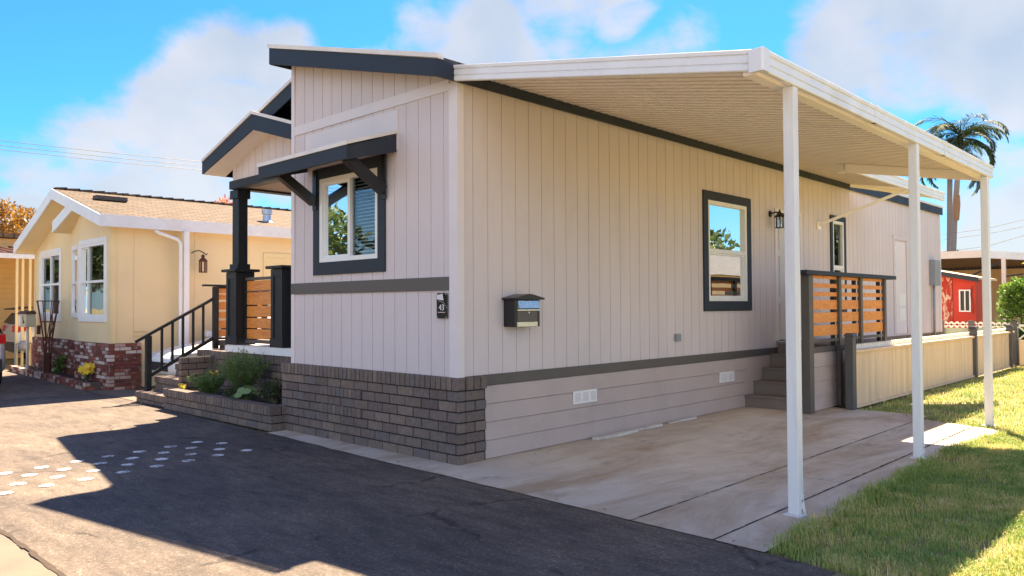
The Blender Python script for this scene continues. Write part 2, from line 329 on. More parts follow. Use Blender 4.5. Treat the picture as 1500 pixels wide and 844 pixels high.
for i, (x, y) in enumerate(dots[:-1]):
    mb = MB(); r0 = .066+R.uniform(-.004,.004)
    mb.face([(x+math.cos(a*2*PI/22)*(r0+R.uniform(-.003,.003)), y+math.sin(a*2*PI/22)*(r0+R.uniform(-.003,.003)), .005) for a in range(22)])
    mb.build('painted_dot', M['dot'], road)
# concrete drive: three pours with open joints, laid on the ground
def slab(name, poly, z=.0): return sheet(name, poly, z, M['concrete'], kind='structure')
bord = [p for p in fine if -3.35 < p[0] < 3.45]
def cut(x0, x1):
    return [(x0, None)]+[p for p in bord if x0 < p[0] < x1]+[(x1, None)]
def by(x):
    for a, b in zip(fine[:-1], fine[1:]):
        if a[0] <= x <= b[0]: return a[1]+(b[1]-a[1])*(x-a[0])/(b[0]-a[0])
conc = MB()
def pour(x0, x1, yt):
    e = [(x0, by(x0))]+[p for p in bord if x0 < p[0] < x1]+[(x1, by(x1))]
    conc.face([(x, y+.006, .004) for x, y in e]+[(x1, yt, .004), (x0, yt, .004)])
pour(-3.3, 0.0, .12); pour(0.0, 2.433, 6.86)
conc.face([(2.442,by(2.442)+.006,.004),(3.122,by(3.12)+.006,.004),(3.122,1.789,.004),(2.442,1.789,.004)])
conc.face([(2.442,1.797,.004),(3.122,1.797,.004),(3.13,6.15,.004),(2.442,6.42,.004)])
conc.face([(3.135,by(3.135)+.006,.004),(3.50,by(3.50)+.006,.004),(3.47,1.0,.004),(3.40,2.6,.004),(3.38,4.3,.004),(3.45,5.5,.004),(3.5,6.02,.004),(3.15,6.14,.004),(3.14,3.9,.004)])
conc.build('driveway', M['concrete'], kind='structure')
dj = MB()
for xx in (2.437, 3.128):
    y = by(xx)
    while y < 6.1:
        y2 = y+R.uniform(.05,.2); wv_ = R.uniform(.004,.012); dj.face([(xx-wv_,y,.006),(xx+wv_*R.random(),y,.006),(xx+wv_,y2,.006),(xx-wv_*R.random(),y2,.006)]); y = y2+R.choice((0,0,.03,.1))
dj.build('joint_dirt', M['soil'], kind='structure')
sheet('driveway', [(-10.6,-.14),(-8.02,-.16),(-8.02,14),(-10.25,14),(-10.25,.70),(-9.98,.66)], .004, M['gutter'], kind='structure')

# the lawn crowns gently away from the slab
def lawn_z(x, y):
    t = min(1, max(0, (x-3.6)/1.2)); return .05*t*t*(3-2*t)
lw_ = MB()
for i in range(16):
    for j in range(70):
        def q(i, j): x = 3.55+i*.45; y = -.62-.22*(x-3.55)*(j == 0)+j*.3; return (x, y, lawn_z(x, y)-.012-.02*(i == 0))
        lw_.face([q(i,j), q(i+1,j), q(i+1,j+1), q(i,j+1)])
lw_.build('lawn', M['lawnsoil'], kind='structure')
# lawn grass: real blades
def grass_patch(name, n, inside, box, hmin, hmax, w):
    vs, fs = [], []
    k = 0
    while k < n:
        x = R.uniform(box[0], box[1]); y = R.uniform(box[2], box[3])
        if not inside(x, y): continue
        cl = mnoise.noise((x*2.1, y*2.1, 0)); 
        c2 = mnoise.noise((x*7.3, y*7.3, 5)); cl = .6*cl+.5*c2
        if R.random() > .62+1.1*cl: k += .2; continue
        h = R.uniform(hmin, hmax)*(1+.9*cl); zb = lawn_z(x, y); a = R.random()*2*PI; lean = R.uniform(.2,1.1)*h; dx, dy = math.cos(a), math.sin(a)
        ww = w*R.uniform(.7,1.3); i = len(vs)
        vs += [(x-dy*ww,y+dx*ww,zb-.02),(x+dy*ww,y-dx*ww,zb-.02),(x+dx*lean*.4+dy*ww*.7,y+dy*lean*.4-dx*ww*.7,zb+h*.6),(x+dx*lean*.4-dy*ww*.7,y+dy*lean*.4+dx*ww*.7,zb+h*.6),(x+dx*lean,y+dy*lean,zb+h*.92)]
        fs += [(i,i+1,i+2,i+3),(i+3,i+2,i+4)]; k += 1
    mb = MB(); mb.v = vs; mb.f = fs; return mb
def edgex(y): 
    P = [(-.7,3.50),(-.44,3.48),(-.14,3.44),(.8,3.42),(2.6,3.35),(4.3,3.34),(5.5,3.46),(6.0,3.52),(6.05,3.3)]
    if y < -.44: return 3.5
    for a, b in zip(P[:-1], P[1:]):
        if a[0] <= y <= b[0]: return a[1]+(b[1]-a[1])*(y-a[0])/(b[0]-a[0])
    return 3.5
def near_in(x, y): return x > edgex(y)+R.uniform(-.05,.05) and y > -.45-(x-3.5)*.22+R.uniform(-.03,.04)
g1 = grass_patch('g', 105000, near_in, (3.2,5.6,-.9,6.2), .014, .036, .0028)
def far_in(x, y): return y > 6.9-(x-1.4)*.42+R.uniform(-.05,.05) and x > 1.42
g2 = grass_patch('g', 42000, far_in, (1.4,6.5,5.9,18), .014, .035, .005)
g3 = grass_patch('g', 2600, lambda x, y: near_in(x, y) and (x < edgex(y)+.16 or y < -.38-(x-3.5)*.22), (3.2,5,-.9,6), .04, .085, .003)
g4 = grass_patch('g', 52000, lambda x, y: y > -.45-(x-3.5)*.22+R.uniform(-.03,.04), (5.55,10.2,-2,14), .014, .04, .0055)
for g in (g2, g3, g4):
    k = len(g1.v); g1.v += g.v; g1.f += [tuple(i+k for i in f) for f in g.f]
me = bpy.data.meshes.new('lawn_grass'); me.from_pydata(g1.v, [], g1.f); me.materials.append(M['grass'])
go = bpy.data.objects.new('lawn_grass', me); col.objects.link(go); tag(go, 'green and straw coloured lawn beside the carport slab', 'grass', kind='stuff')

lf = MB()
for i in range(190):
    if i < 120: x = R.uniform(3.3, 4.9); y = R.uniform(-.6, 5.5); z = lawn_z(x, y)+(.026 if near_in(x, y) else .008)
    elif i < 160: x = R.uniform(-3.2, 3.3); y = by(x)+R.uniform(-.25,.12); z = .009
    else: x = R.uniform(.06, 1.2); y = R.uniform(.45, 5.9); x = .06+abs(R.gauss(0,.12)); z = .009
    a = R.random()*6.3; s_ = R.uniform(.010,.026); dx, dy = math.cos(a)*s_, math.sin(a)*s_; w_ = R.uniform(.3,.55)
    lf.face([(x-dx,y-dy,z),(x-dy*w_,y+dx*w_,z+.004),(x+dx,y+dy,z+R.uniform(0,.010)),(x+dy*w_,y-dx*w_,z+.003)])
lf.build('leaf_litter', leafmat('dry_leaf', [(.16,.08,.03),(.30,.17,.07),(.10,.05,.02)], .1), label='dry fallen leaves scattered on the lawn and slab edges', cat='leaves', kind='stuff')
# ------------------------------------------------------------------ the grey house
def siding(mb, axis, fixed, out, u0, u1, z0, ztop, spacing, first, openings=()):
    """vertical grooved boards on plane axis=fixed facing 'out'; openings = (ua, ub, za, zb)"""
    brk = set([u0, u1]); gs = []
    g = first
    while g < u1-.02:
        if g > u0+.02: gs.append(g); brk |= {g-.0045, g+.0045}
        g += spacing
    for o in openings: brk |= {o[0], o[1]}
    brk = sorted(b for b in brk if u0 <= b <= u1)
    zt = ztop if callable(ztop) else (lambda u: ztop)
    def P(u, z, d): return (fixed+out*d, u, z) if axis == 'x' else (u, fixed+out*d, z)
    for a, b in zip(brk[:-1], brk[1:]):
        if b-a < 1e-6: continue
        mid = (a+b)/2; groove = any(abs(mid-g) < .0046 for g in gs); d = -.007 if groove else 0
        segs = [(z0, None)]
        for o in openings:
            if o[0] <= mid <= o[1]: segs = [(z0, o[2]), (o[3], None)]
        for za, zb in segs:
            A = zt(a) if zb is None else zb; C2 = zt(b) if zb is None else zb
            mb.face([P(a,za,d), P(b,za,d), P(b,C2,d), P(a,A,d)])
            if groove:
                mb.face([P(a,za,0), P(a,za,d), P(a,A,d), P(a,A,0)]); mb.face([P(b,za,0), P(b,za,d), P(b,C2,d), P(b,C2,0)])
def bricks(bk, mo, axis, fixed, out, u0, u1, z0, courses, bh, bl, depth=.1, soldier=0, joint=.014, jit=.0025, cells=()):
    """running-bond courses with a soldier course on top; mortar bed set back 8 mm"""
    def bx(a, b, za, zb, proud=0):
        for c in cells:
            if a < c[1] and b > c[0] and za < c[3]-.02 and zb > c[2]+.02:
                if c[0]-.012-a > .03: bx(a, c[0]-.012, za, zb)
                if b-c[1]-.012 > .03: bx(c[1]+.012, b, za, zb)
                return
        d = proud+R.uniform(-jit, jit)
        f0, f1 = sorted((fixed+out*d, fixed-out*(depth-.002)))
        if axis == 'y': bk.box(a, b, f0, f1, za, zb)
        else: bk.box(f0, f1, a, b, za, zb)
    z = z0
    for c in range(courses):
        a = u0 - (bl/2 if c % 2 else 0)
        while a < u1-1e-6:
            x0 = max(a, u0); x1 = min(a+bl-joint, u1)
            if x1-x0 > .02: bx(x0, x1, z, z+bh-joint)
            a += bl
        z += bh
    if soldier:
        a = u0
        n = max(1, round((u1-u0)/.083)); w = (u1-u0)/n
        for i in range(n): bx(u0+i*w+joint/2, u0+(i+1)*w-joint/2, z, z+soldier, .018)
        z += soldier
    f0, f1 = sorted((fixed-out*.009, fixed-out*depth))
    if mo is not None:
        if axis == 'y': mo.box(u0+.009, u1-.009, f0, f1, z0-.005, z-.006)
        else: mo.box(f0, f1, u0+.009, u1-.009, z0-.005, z-.006)

H = thing('manufactured_house', (-1.6, 0, 0), 'long pale grey manufactured home with dark trim and grey brick skirt beside the carport', 'house')
zs, ef, W, L = .884, 3.866, 3.183, 16.6
slope = .270
def rz(x): return 4.078 + slope*(.025-x) if x >= -3.2 else 4.078+slope*3.225 - .3035*(-3.2-x)   # roof top
# front wall
WIN = (-2.53, -1.323, 2.146, 3.178)
mb = MB(); siding(mb, 'y', 0, -1, -W, 0, zs-.02, lambda u: rz(u)-.06, .2068, -2.898, [WIN]); mb.build('front_wall', M['siding'], H)
SW = (4.945, 6.15, 1.655, 3.155); SW2 = (9.60, 10.15, 1.5, 3.2)
DOOR = (7.22, 8.13, .985, 3.16)
mb = MB(); siding(mb, 'x', 0, 1, 0, L, zs-.002, 4.0, .2135, .213, [SW, SW2, DOOR]); mb.build('side_wall', M['siding'], H)
mb = MB(); siding(mb, 'x', -W, -1, 0, 2.25, .9, lambda u: rz(-3.2)-.08, .2068, .1); mb.build('porch_wall', M['siding'], H)
mb = MB(); siding(mb, 'y', 2.25, -1, -6.35, -W, .9, 4.0, .2068, -6.2); mb.build('porch_wall', M['siding'], H)
mb = MB(); siding(mb, 'x', -6.35, -1, 2.25, L, .0, 3.9, .2068, 2.4); mb.build('far_side_wall', M['siding'], H)
mb = MB(); mb.face([(-6.35,L,0),(0,L,0),(0,L,4.0),(-3.2,L,rz(-3.2)-.1),(-6.35,L,3.9)]); mb.build('rear_wall', M['siding'], H)
# corner boards, gable band, belt, blank panel above the window awning
B(-.112,.016,-.016,-.0005,zs-.012,ef+.02).build('corner_board', M['siding_trim'], H)
B(.0005,.016,-.0005,.075,zs-.012,ef+.02).build('corner_board', M['siding_trim'], H)
B(-W-.014,-W+.06,-.016,-.0005,zs-.012,rz(-W)-.1).build('corner_board', M['siding_trim'], H)
B(.0005,.016,L-.1,L+.01,zs,ef).build('corner_board', M['siding_trim'], H)
B(-W+.062,-.114,-.0145,-.0005,3.815,3.932).build('gable_band', M['siding_trim'], H)
B(-W-.016,-.114,-.019,-.0008,1.762,1.902).build('belt_board', M['darkgrey'], H)
B(-2.86,-.965,-.011,-.0006,3.33,3.775).build('flashing_panel', M['siding_trim'], H)
# brick skirt
bk, mo = MB(), MB()
vents = [(-2.46,-1.62,.535,.642),(-2.46,-1.62,.321,.428)]
bricks(bk, mo, 'y', -.03, -1, -3.40, .035, 0, 7, .107, .272, .10, .128, cells=vents)
for v in vents:
    n = 10; w = (v[1]-v[0])/n
    for i in range(n): bk.box(v[0]+i*w+.005, v[0]+(i+1)*w-.005, -.052, .06, v[2]+.002, v[3]-.006)
bricks(bk, mo, 'x', .035, 1, .0752, .36, 0, 7, .107, .272, .10, .128)
bricks(bk, mo, 'x', -3.40, -1, .0752, .8, 0, 7, .107, .272, .10, .128)
sk = bk.build('brick_skirt', M['brick'], H, bevel=.003); mo.build('mortar', M['mortar'], sk)
# belt and lap skirting on the side
B(.0006,.020,.362,7.19,.772,.8838).build('belt_board', M['darkgrey'], H)
B(.0006,.020,9.55,L,.772,.8838).build('belt_board', M['darkgrey'], H)
lp = MB()
for i in range(4):
    z0 = .012+i*.19
    lp.hexa([(-.03,.362,z0),(.022,.362,z0),(.022,6.05,z0),(-.03,6.05,z0),(-.03,.362,z0+.184),(.010,.362,z0+.184),(.010,6.05,z0+.184),(-.03,6.05,z0+.184)])
lp.build('lap_skirting', M['lap'], H)
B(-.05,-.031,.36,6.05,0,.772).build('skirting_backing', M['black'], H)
B(-.04,.012,6.05,L,0,.772).build('skirting', M['lap'], H)
for y0, z0, n in ((1.79,.44,3),(5.22,.435,2)):
    v = B(.018,.030,y0,y0+.45,z0,z0+.15).build('skirt_vent', M['white'], H, bevel=.003)
    for i in range(n):
        w = .45/n; g = MB()
        for k in range(7): g.box(.0305,.036,y0+i*w+.025,y0+(i+1)*w-.02,z0+.026+k*.0155,z0+.036+k*.0155)
        g.build('grille', M['siding_trim'], v)
B(.0005,.05,4.02,4.13,1.10,1.2).build('outlet_cover', M['grey'], H, bevel=.006)

# windows
def window(axis, fixed, out, o, trim, bottom, split, root, slide=True, blind=True, name='window', trimmat='dark', k=.055):
    ua, ub, za, zb = o
    def bx(mb, a, b, c, d, d0, d1):
        lo, hi = sorted((fixed+out*d0, fixed+out*d1))
        return mb.box(a, b, lo, hi, c, d) if axis == 'y' else mb.box(lo, hi, a, b, c, d)
    t = MB()
    if trim:
        bx(t, ua-trim, ub+trim, zb+.0, zb+trim, .001, .026); bx(t, ua-trim, ub+trim, za-bottom, za, .001, .026)
        bx(t, ua-trim, ua, za, zb, .001, .026); bx(t, ub, ub+trim, za, zb, .001, .026)
        w = t.build(name, M[trimmat], root, bevel=.003)
    else:
        bx(t, ua-.03, ub+.03, za-.03, za, .001, .02); w = t.build(name, M['white'], root)
    f = MB()
    bx(f, ua, ub, zb-k, zb, -.06, .018); bx(f, ua, ub, za, za+k, -.06, .018); bx(f, ua, ua+k, za+k, zb-k, -.06, .018); bx(f, ub-k, ub, za+k, zb-k, -.06, .018)
    if slide: m0 = ua+(ub-ua)*split; bx(f, m0-.025, m0+.025, za+k, zb-k, -.05, .010)
    else: m0 = za+(zb-za)*split; bx(f, ua+k, ub-k, m0-.03, m0+.03, -.05, .012)
    f.build('frame', M['white'], w, bevel=.003)
    s = MB(); q = .028
    pa = (ua+k, m0-.025, za+k, zb-k) if slide else (ua+k, ub-k, za+k, m0-.03)     # the sash that moves
    bx(s, pa[0], pa[1], pa[3]-q, pa[3], -.045, -.012); bx(s, pa[0], pa[1], pa[2], pa[2]+q, -.045, -.012)
    bx(s, pa[0], pa[0]+q, pa[2]+q, pa[3]-q, -.045, -.012); bx(s, pa[1]-q, pa[1], pa[2]+q, pa[3]-q, -.045, -.012)
    s.build('sash', M['white'], w)
    pb = (m0+.025, ub-k, za+k, zb-k) if slide else (ua+k, ub-k, m0+.03, zb-k)
    for i, pp in enumerate((pa, pb)):
        g = MB(); d = -.03
        if axis == 'y': g.face([(pp[0],fixed+out*d,pp[2]),(pp[1],fixed+out*d,pp[2]),(pp[1],fixed+out*d,pp[3]),(pp[0],fixed+out*d,pp[3])])
        else: g.face([(fixed+out*d,pp[0],pp[2]),(fixed+out*d,pp[1],pp[2]),(fixed+out*d,pp[1],pp[3]),(fixed+out*d,pp[0],pp[3])])
        g.build('pane', M['glassdim' if i == 0 else 'glass'], w)
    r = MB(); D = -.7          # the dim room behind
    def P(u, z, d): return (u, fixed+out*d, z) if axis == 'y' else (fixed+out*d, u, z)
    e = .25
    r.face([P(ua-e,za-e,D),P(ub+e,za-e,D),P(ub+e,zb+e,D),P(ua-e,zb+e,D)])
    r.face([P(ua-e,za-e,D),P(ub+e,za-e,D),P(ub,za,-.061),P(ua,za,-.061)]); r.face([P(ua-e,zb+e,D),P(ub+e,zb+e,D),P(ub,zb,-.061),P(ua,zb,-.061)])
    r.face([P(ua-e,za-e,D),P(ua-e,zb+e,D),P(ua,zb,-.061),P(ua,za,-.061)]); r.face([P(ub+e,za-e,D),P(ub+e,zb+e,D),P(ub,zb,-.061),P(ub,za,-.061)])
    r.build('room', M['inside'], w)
    if blind:
        b = MB(); z = blind[0]
        while z < blind[1]:
            for a0, b0 in ((ua+.03, m0-.02), (m0+.02, ub-.03)) if slide else ((ua+.03, ub-.03),):
                p1 = P(a0, z, -.10); q1 = P(b0, z, -.10)
                b.hexa([P(a0,z,-.085),P(b0,z,-.085),P(b0,z+.018,-.115),P(a0,z+.018,-.115),P(a0,z+.002,-.084),P(b0,z+.002,-.084),P(b0,z+.020,-.114),P(a0,z+.020,-.114)])
            z += .042
        b.build('blind', M['blind'], w)
    return w
window('y', 0, -1, WIN, .132, .155, .515, H, True, (2.2, 3.12))
window('x', 0, 1, SW, .132, .15, .50, H, False, (1.70, 3.1))
window('x', 0, 1, SW2, .10, .10, .48, H, False, None)
# awning over the front window: shingled shed roof, fascia, two brackets
AX0, AX1, AY, AZ = -2.845, -.985, -.645, 3.325
aw = MB(); aw.hexa([(AX0,AY,AZ-.03),(AX1,AY,AZ-.03),(AX1,-.012,AZ+.18),(AX0,-.012,AZ+.18),(AX0,AY,AZ),(AX1,AY,AZ),(AX1,-.012,AZ+.21),(AX0,-.012,AZ+.21)])
A = aw.build('window_awning', M['shingle_dark'], H)
f = MB(); f.box(AX0,AX1,AY-.02,AY+.018,AZ-.18,AZ-.034)
f.hexa([(AX1-.036,AY+.019,AZ-.18),(AX1,AY+.019,AZ-.18),(AX1,-.013,AZ-.02),(AX1-.036,-.013,AZ-.02),(AX1-.036,AY+.019,AZ-.034),(AX1,AY+.019,AZ-.034),(AX1,-.013,AZ+.17),(AX1-.036,-.013,AZ+.17)])
f.hexa([(AX0,AY+.019,AZ-.18),(AX0+.036,AY+.019,AZ-.18),(AX0+.036,-.013,AZ-.02),(AX0,-.013,AZ-.02),(AX0,AY+.019,AZ-.034),(AX0+.036,AY+.019,AZ-.034),(AX0+.036,-.013,AZ+.17),(AX0,-.013,AZ+.17)])
f.build('fascia', M['dark'], A, bevel=.003)
d = MB(); d.box(AX0-.012,AX1+.012,AY-.034,AY-.0205,AZ-.036,AZ+.006)
d.hexa([(AX1+.001,AY-.02,AZ-.03),(AX1+.014,AY-.02,AZ-.03),(AX1+.014,-.013,AZ+.185),(AX1+.001,-.013,AZ+.185),(AX1+.001,AY-.02,AZ+.008),(AX1+.014,AY-.02,AZ+.008),(AX1+.014,-.013,AZ+.222),(AX1+.001,-.013,AZ+.222)])
d.build('drip_edge', M['drip'], A)
for x in (-2.605, -1.195):
    k = MB(); k.bar((x,-.045,2.90),(x,-.52,AZ-.12),.10,.11); k.bar((x,-.035,2.80),(x,-.035,3.30),.085,.02); k.build('bracket', M['black'], A, bevel=.004)

# main roof: front half over the front room, other half over the porch side
def rslab(mb, x0, x1, y0, y1, t=.05, lift=0):
    mb.hexa([(x0,y0,rz(x0)-t+lift),(x1,y0,rz(x1)-t+lift),(x1,y1,rz(x1)-t+lift),(x0,y1,rz(x0)-t+lift),(x0,y0,rz(x0)+lift),(x1,y0,rz(x1)+lift),(x1,y1,rz(x1)+lift),(x0,y1,rz(x0)+lift)])
m_ = MB(); rslab(m_, -3.2, .03, -.30, L+.1); rf = m_.build('roof', M['shingle_dark'], H)
f = MB(); f.hexa([(-3.215,-.325,rz(-3.2)-.245),(.03,-.325,ef),(.03,-.302,ef),(-3.215,-.302,rz(-3.2)-.245),(-3.215,-.325,rz(-3.2)-.03),(.03,-.325,rz(.03)-.03),(.03,-.302,rz(.03)-.03),(-3.215,-.302,rz(-3.2)-.03)])
f.build('fascia', M['dark'], rf, bevel=.003)
f = MB(); f.box(.0302,.052,-.325,L+.1,ef,rz(.03)-.03); f.build('fascia', M['dark'], rf, bevel=.003)
f = MB(); f.hexa([(-3.23,-.343,rz(-3.2)-.035),(.065,-.343,rz(.03)-.035),(.065,-.326,rz(.03)-.035),(-3.23,-.326,rz(-3.2)-.035),(-3.23,-.343,rz(-3.2)+.014),(.065,-.343,rz(.03)+.014),(.065,-.326,rz(.03)+.014),(-3.23,-.326,rz(-3.2)+.014)])
f.build('drip_edge', M['drip'], rf)
f = MB(); f.box(.053,.068,-.325,-.24,rz(.03)-.035,rz(.03)+.012); f.build('drip_edge', M['drip'], rf)
f = MB(); f.box(.053,.068,11.3,L+.1,rz(.03)-.035,rz(.03)+.012); f.build('drip_edge', M['drip'], rf)
f = MB(); f.box(-3.235,-3.2155,-.30,2.3,rz(-3.2)-.245,rz(-3.2)+.0); f.build('fascia', M['dark'], rf)
m_ = MB(); rslab(m_, -4.75, -3.2, .36, L+.1, lift=-.004); rslab(m_, -6.65, -4.7505, 1.2, L+.1, lift=-.004); r2 = m_.build('roof', M['shingle_dark'], H)
f = MB(); f.hexa([(-4.9,.335,rz(-4.9)-.25),(-3.24,.335,rz(-3.24)-.25),(-3.24,.358,rz(-3.24)-.25),(-4.9,.358,rz(-4.9)-.25),(-4.9,.335,rz(-4.9)-.03),(-3.24,.335,rz(-3.24)-.03),(-3.24,.358,rz(-3.24)-.03),(-4.9,.358,rz(-4.9)-.03)])
f.build('fascia', M['dark'], r2)
f = MB(); f.hexa([(-4.9,.318,rz(-4.9)-.04),(-3.24,.318,rz(-3.24)-.04),(-3.24,.334,rz(-3.24)-.04),(-4.9,.334,rz(-4.9)-.04),(-4.9,.318,rz(-4.9)+.01),(-3.24,.318,rz(-3.24)+.01),(-3.24,.334,rz(-3.24)+.01),(-4.9,.334,rz(-4.9)+.01)])
f.build('drip_edge', M['drip'], r2)

# porch gable
PX, PZ, PS = -4.715, 4.462, .3035
def pz(x): return PZ-PS*abs(x-PX)
pg = MB()
for x0, x1 in ((-6.34, PX), (PX, -3.20)):
    pg.hexa([(x0,.25,pz(x0)-.04),(x1,.25,pz(x1)-.04),(x1,1.19,pz(x1)-.04),(x0,1.19,pz(x0)-.04),(x0,.25,pz(x0)),(x1,.25,pz(x1)),(x1,1.19,pz(x1)),(x0,1.19,pz(x0))])
pr = pg.build('porch_roof', M['shingle_dark'], H)
f, dd = MB(), MB()
for x0, x1 in ((-6.34, PX), (PX, -3.20)):
    f.hexa([(x0,.228,pz(x0)-.225),(x1,.228,pz(x1)-.265 if x1 == PX else pz(x1)-.24),(x1,.249,pz(x1)-.265 if x1 == PX else pz(x1)-.24),(x0,.249,pz(x0)-.225)]+[(x,y,pz(x)-.03) for x, y in ((x0,.228),(x1,.228),(x1,.249),(x0,.249))]) if x0 < -5 else f.hexa([(x0,.228,pz(x0)-.265),(x1,.228,pz(x1)-.24),(x1,.249,pz(x1)-.24),(x0,.249,pz(x0)-.265)]+[(x,y,pz(x)-.03) for x, y in ((x0,.228),(x1,.228),(x1,.249),(x0,.249))])
    dd.hexa([(x,y,pz(x)-.035) for x, y in ((x0-.01*(x0<-5),.208),(x1,.208),(x1,.227),(x0-.01*(x0<-5),.227))]+[(x,y,pz(x)+.012) for x, y in ((x0-.01*(x0<-5),.208),(x1,.208),(x1,.227),(x0-.01*(x0<-5),.227))])
f.box(-6.362,-6.341,.228,1.19,pz(-6.34)-.225,pz(-6.34)-.03)
f.build('fascia', M['dark'], pr); dd.build('drip_edge', M['drip'], pr)
s = MB()
for x0, x1 in ((-6.335, PX), (PX, -3.20)):
    s.hexa([(x,y,pz(x)-.235) for x, y in ((x0,.2495),(x1,.2495),(x1,.60),(x0,.60))]+[(x,y,pz(x)-.21) for x, y in ((x0,.2495),(x1,.2495),(x1,.60),(x0,.60))])
s.build('soffit', M['pan'], pr)
g = MB(); siding(g, 'y', .58, -1, -6.02, -3.2, 3.62, lambda u: pz(u)-.22, .2068, -5.9); g.build('gable_siding', M['siding'], H)
b = MB(); b.box(-6.10,-3.2,.555,.74,3.50,3.63); b.build('porch_beam', M['porchdark'], H, bevel=.004)
b = MB(); b.box(-6.10,-5.92,.741,2.2,3.50,3.66); b.build('porch_beam', M['porchdark'], H, bevel=.004)
ce = MB()
for i in range(11): ce.box(-5.919+i*.247,-5.919+i*.247+.243,.742,2.24,3.53,3.55)
ce.build('porch_ceiling', M['woodbrown'], H)
# porch deck and columns
dk = MB()
for i in range(11): dk.box(-6.25,-3.20,.60+i*.15,.60+i*.15+.144,.962,.998)
dk.build('porch_deck', M['drip'], H)
B(-6.26,-3.20,.572,.599,.885,.985).build('deck_fascia', M['white'], H)
bk, mo = MB(), MB(); bricks(bk, mo, 'y', .62, -1, -6.9, -3.502, .0, 7, .107, .272, .1, .13)
sk = bk.build('porch_brick_base', M['brick'], H, bevel=.003); mo.build('mortar', M['mortar'], sk)
def pedestal(x0, x1, y0, y1, shaft):
    p = MB(); p.box(x0,x1,y0,y1,.999,2.17); c = p.build('porch_column', M['porchdark'], H, bevel=.006)
    t = MB(); t.box(x0-.022,x1+.022,y0-.022,y1+.022,.9995,1.14); t.build('base', M['porchdark'], c, bevel=.005)
    t = MB()
    for a, b2 in ((x0,x0+.07),(x1-.07,x1)): t.box(a-.001,b2+.001,y0-.016,y0-.0005,1.142,2.165)
    t.box(x0+.071,x1-.071,y0-.016,y0-.0005,2.06,2.165)
    for a, b2 in ((y0-.001,y0+.07),(y1-.07,y1)): t.box(x1+.0005,x1+.016,a,b2,1.142,2.165)
    t.box(x1+.0005,x1+.016,y0+.071,y1-.071,2.06,2.165)
    t.build('panel_moulding', M['porchdark'], c)
    t = MB(); t.box(x0-.07,x1+.07,y0-.07,y1+.07,2.172,2.215); t.build('cap', M['porchdark'], c, bevel=.006)
    if shaft:
        a0, a1, c0, c1 = x0+.075, x1-.055, y0+.05, y1-.08
        t = MB(); t.box(a0,a1,c0,c1,2.216,3.40); t.build('shaft', M['porchdark'], c, bevel=.006)
        t = MB(); t.box(a0-.03,a1+.03,c0-.03,c1+.03,2.2155,2.30); t.build('collar', M['porchdark'], c, bevel=.004)
        t = MB(); t.box(a0-.03,a1+.03,c0-.03,c1+.03,3.36,3.499); t.build('capital', M['porchdark'], c, bevel=.004)
pedestal(-6.27,-5.93,.61,.90,True)
pedestal(-4.83,-4.50,.61,.94,False)
# front door in the side wall, tall utility hatch, meter box
d = B(-.045,-.006,DOOR[0]+.02,DOOR[1]-.02,1.0,3.13).build('side_door', M['doorwhite'], H)
pnl = MB()
for y0, y1 in ((7.33,7.62),(7.73,8.02)):
    for z0, z1 in ((1.15,1.62),(1.74,2.42),(2.54,2.98)):
        for a in ((y0,y1,z0,z0+.025),(y0,y1,z1-.025,z1),(y0,y0+.025,z0+.025,z1-.025),(y1-.025,y1,z0+.025,z1-.025)): pnl.box(-.0058,.004,*a)
pnl.build('panel', M['doorwhite'], d)
k = MB(); k.lathe((.03,8.03,1.95),[(.0,-.02),(.022,-.015),(.026,.0),(.022,.015),(.0,.02)],10); k.build('handle', M['steel'], d, smooth=True)
t = MB(); t.box(.0006,.02,DOOR[0]-.07,DOOR[0]-.001,.99,3.22); t.box(.0006,.02,DOOR[1]+.001,DOOR[1]+.07,.99,3.22); t.box(.0006,.02,DOOR[0],DOOR[1],3.161,3.22); t.build('casing', M['siding_trim'], d)
B(-.05,.05,DOOR[0]-.05,DOOR[1]+.05,.962,.984).build('threshold', M['steel'], d)
u = B(.0008,.012,13.15,13.85,.93,3.0).build('utility_hatch', M['siding_trim'], H, bevel=.003)
t = MB(); t.box(.001,.02,13.0,14.0,3.04,3.13); t.box(.001,.02,13.02,13.10,.92,3.039); t.box(.001,.02,13.9,13.98,.92,3.039); t.build('casing', M['siding'], u)
for z in (1.22, 1.55):
    v = MB(); v.box(.0125,.02,13.35,13.75,z,z+.28)
    for q in range(8): v.box(.0205,.026,13.37,13.73,z+.02+q*.032,z+.036+q*.032)
    v.build('louvre', M['white'], u)
for z in (1.6, 2.3, 2.8): B(.0125,.022,13.12,13.16,z,z+.1).build('hinge', M['white'], u)
e = B(.001,.14,15.65,16.1,2.05,2.68).build('meter_box', M['grey'], H, bevel=.01)
e2 = MB(); e2.tube([(.06,15.8,2.05),(.06,15.8,.80)],.03); e2.build('conduit', M['grey'], e, smooth=True)

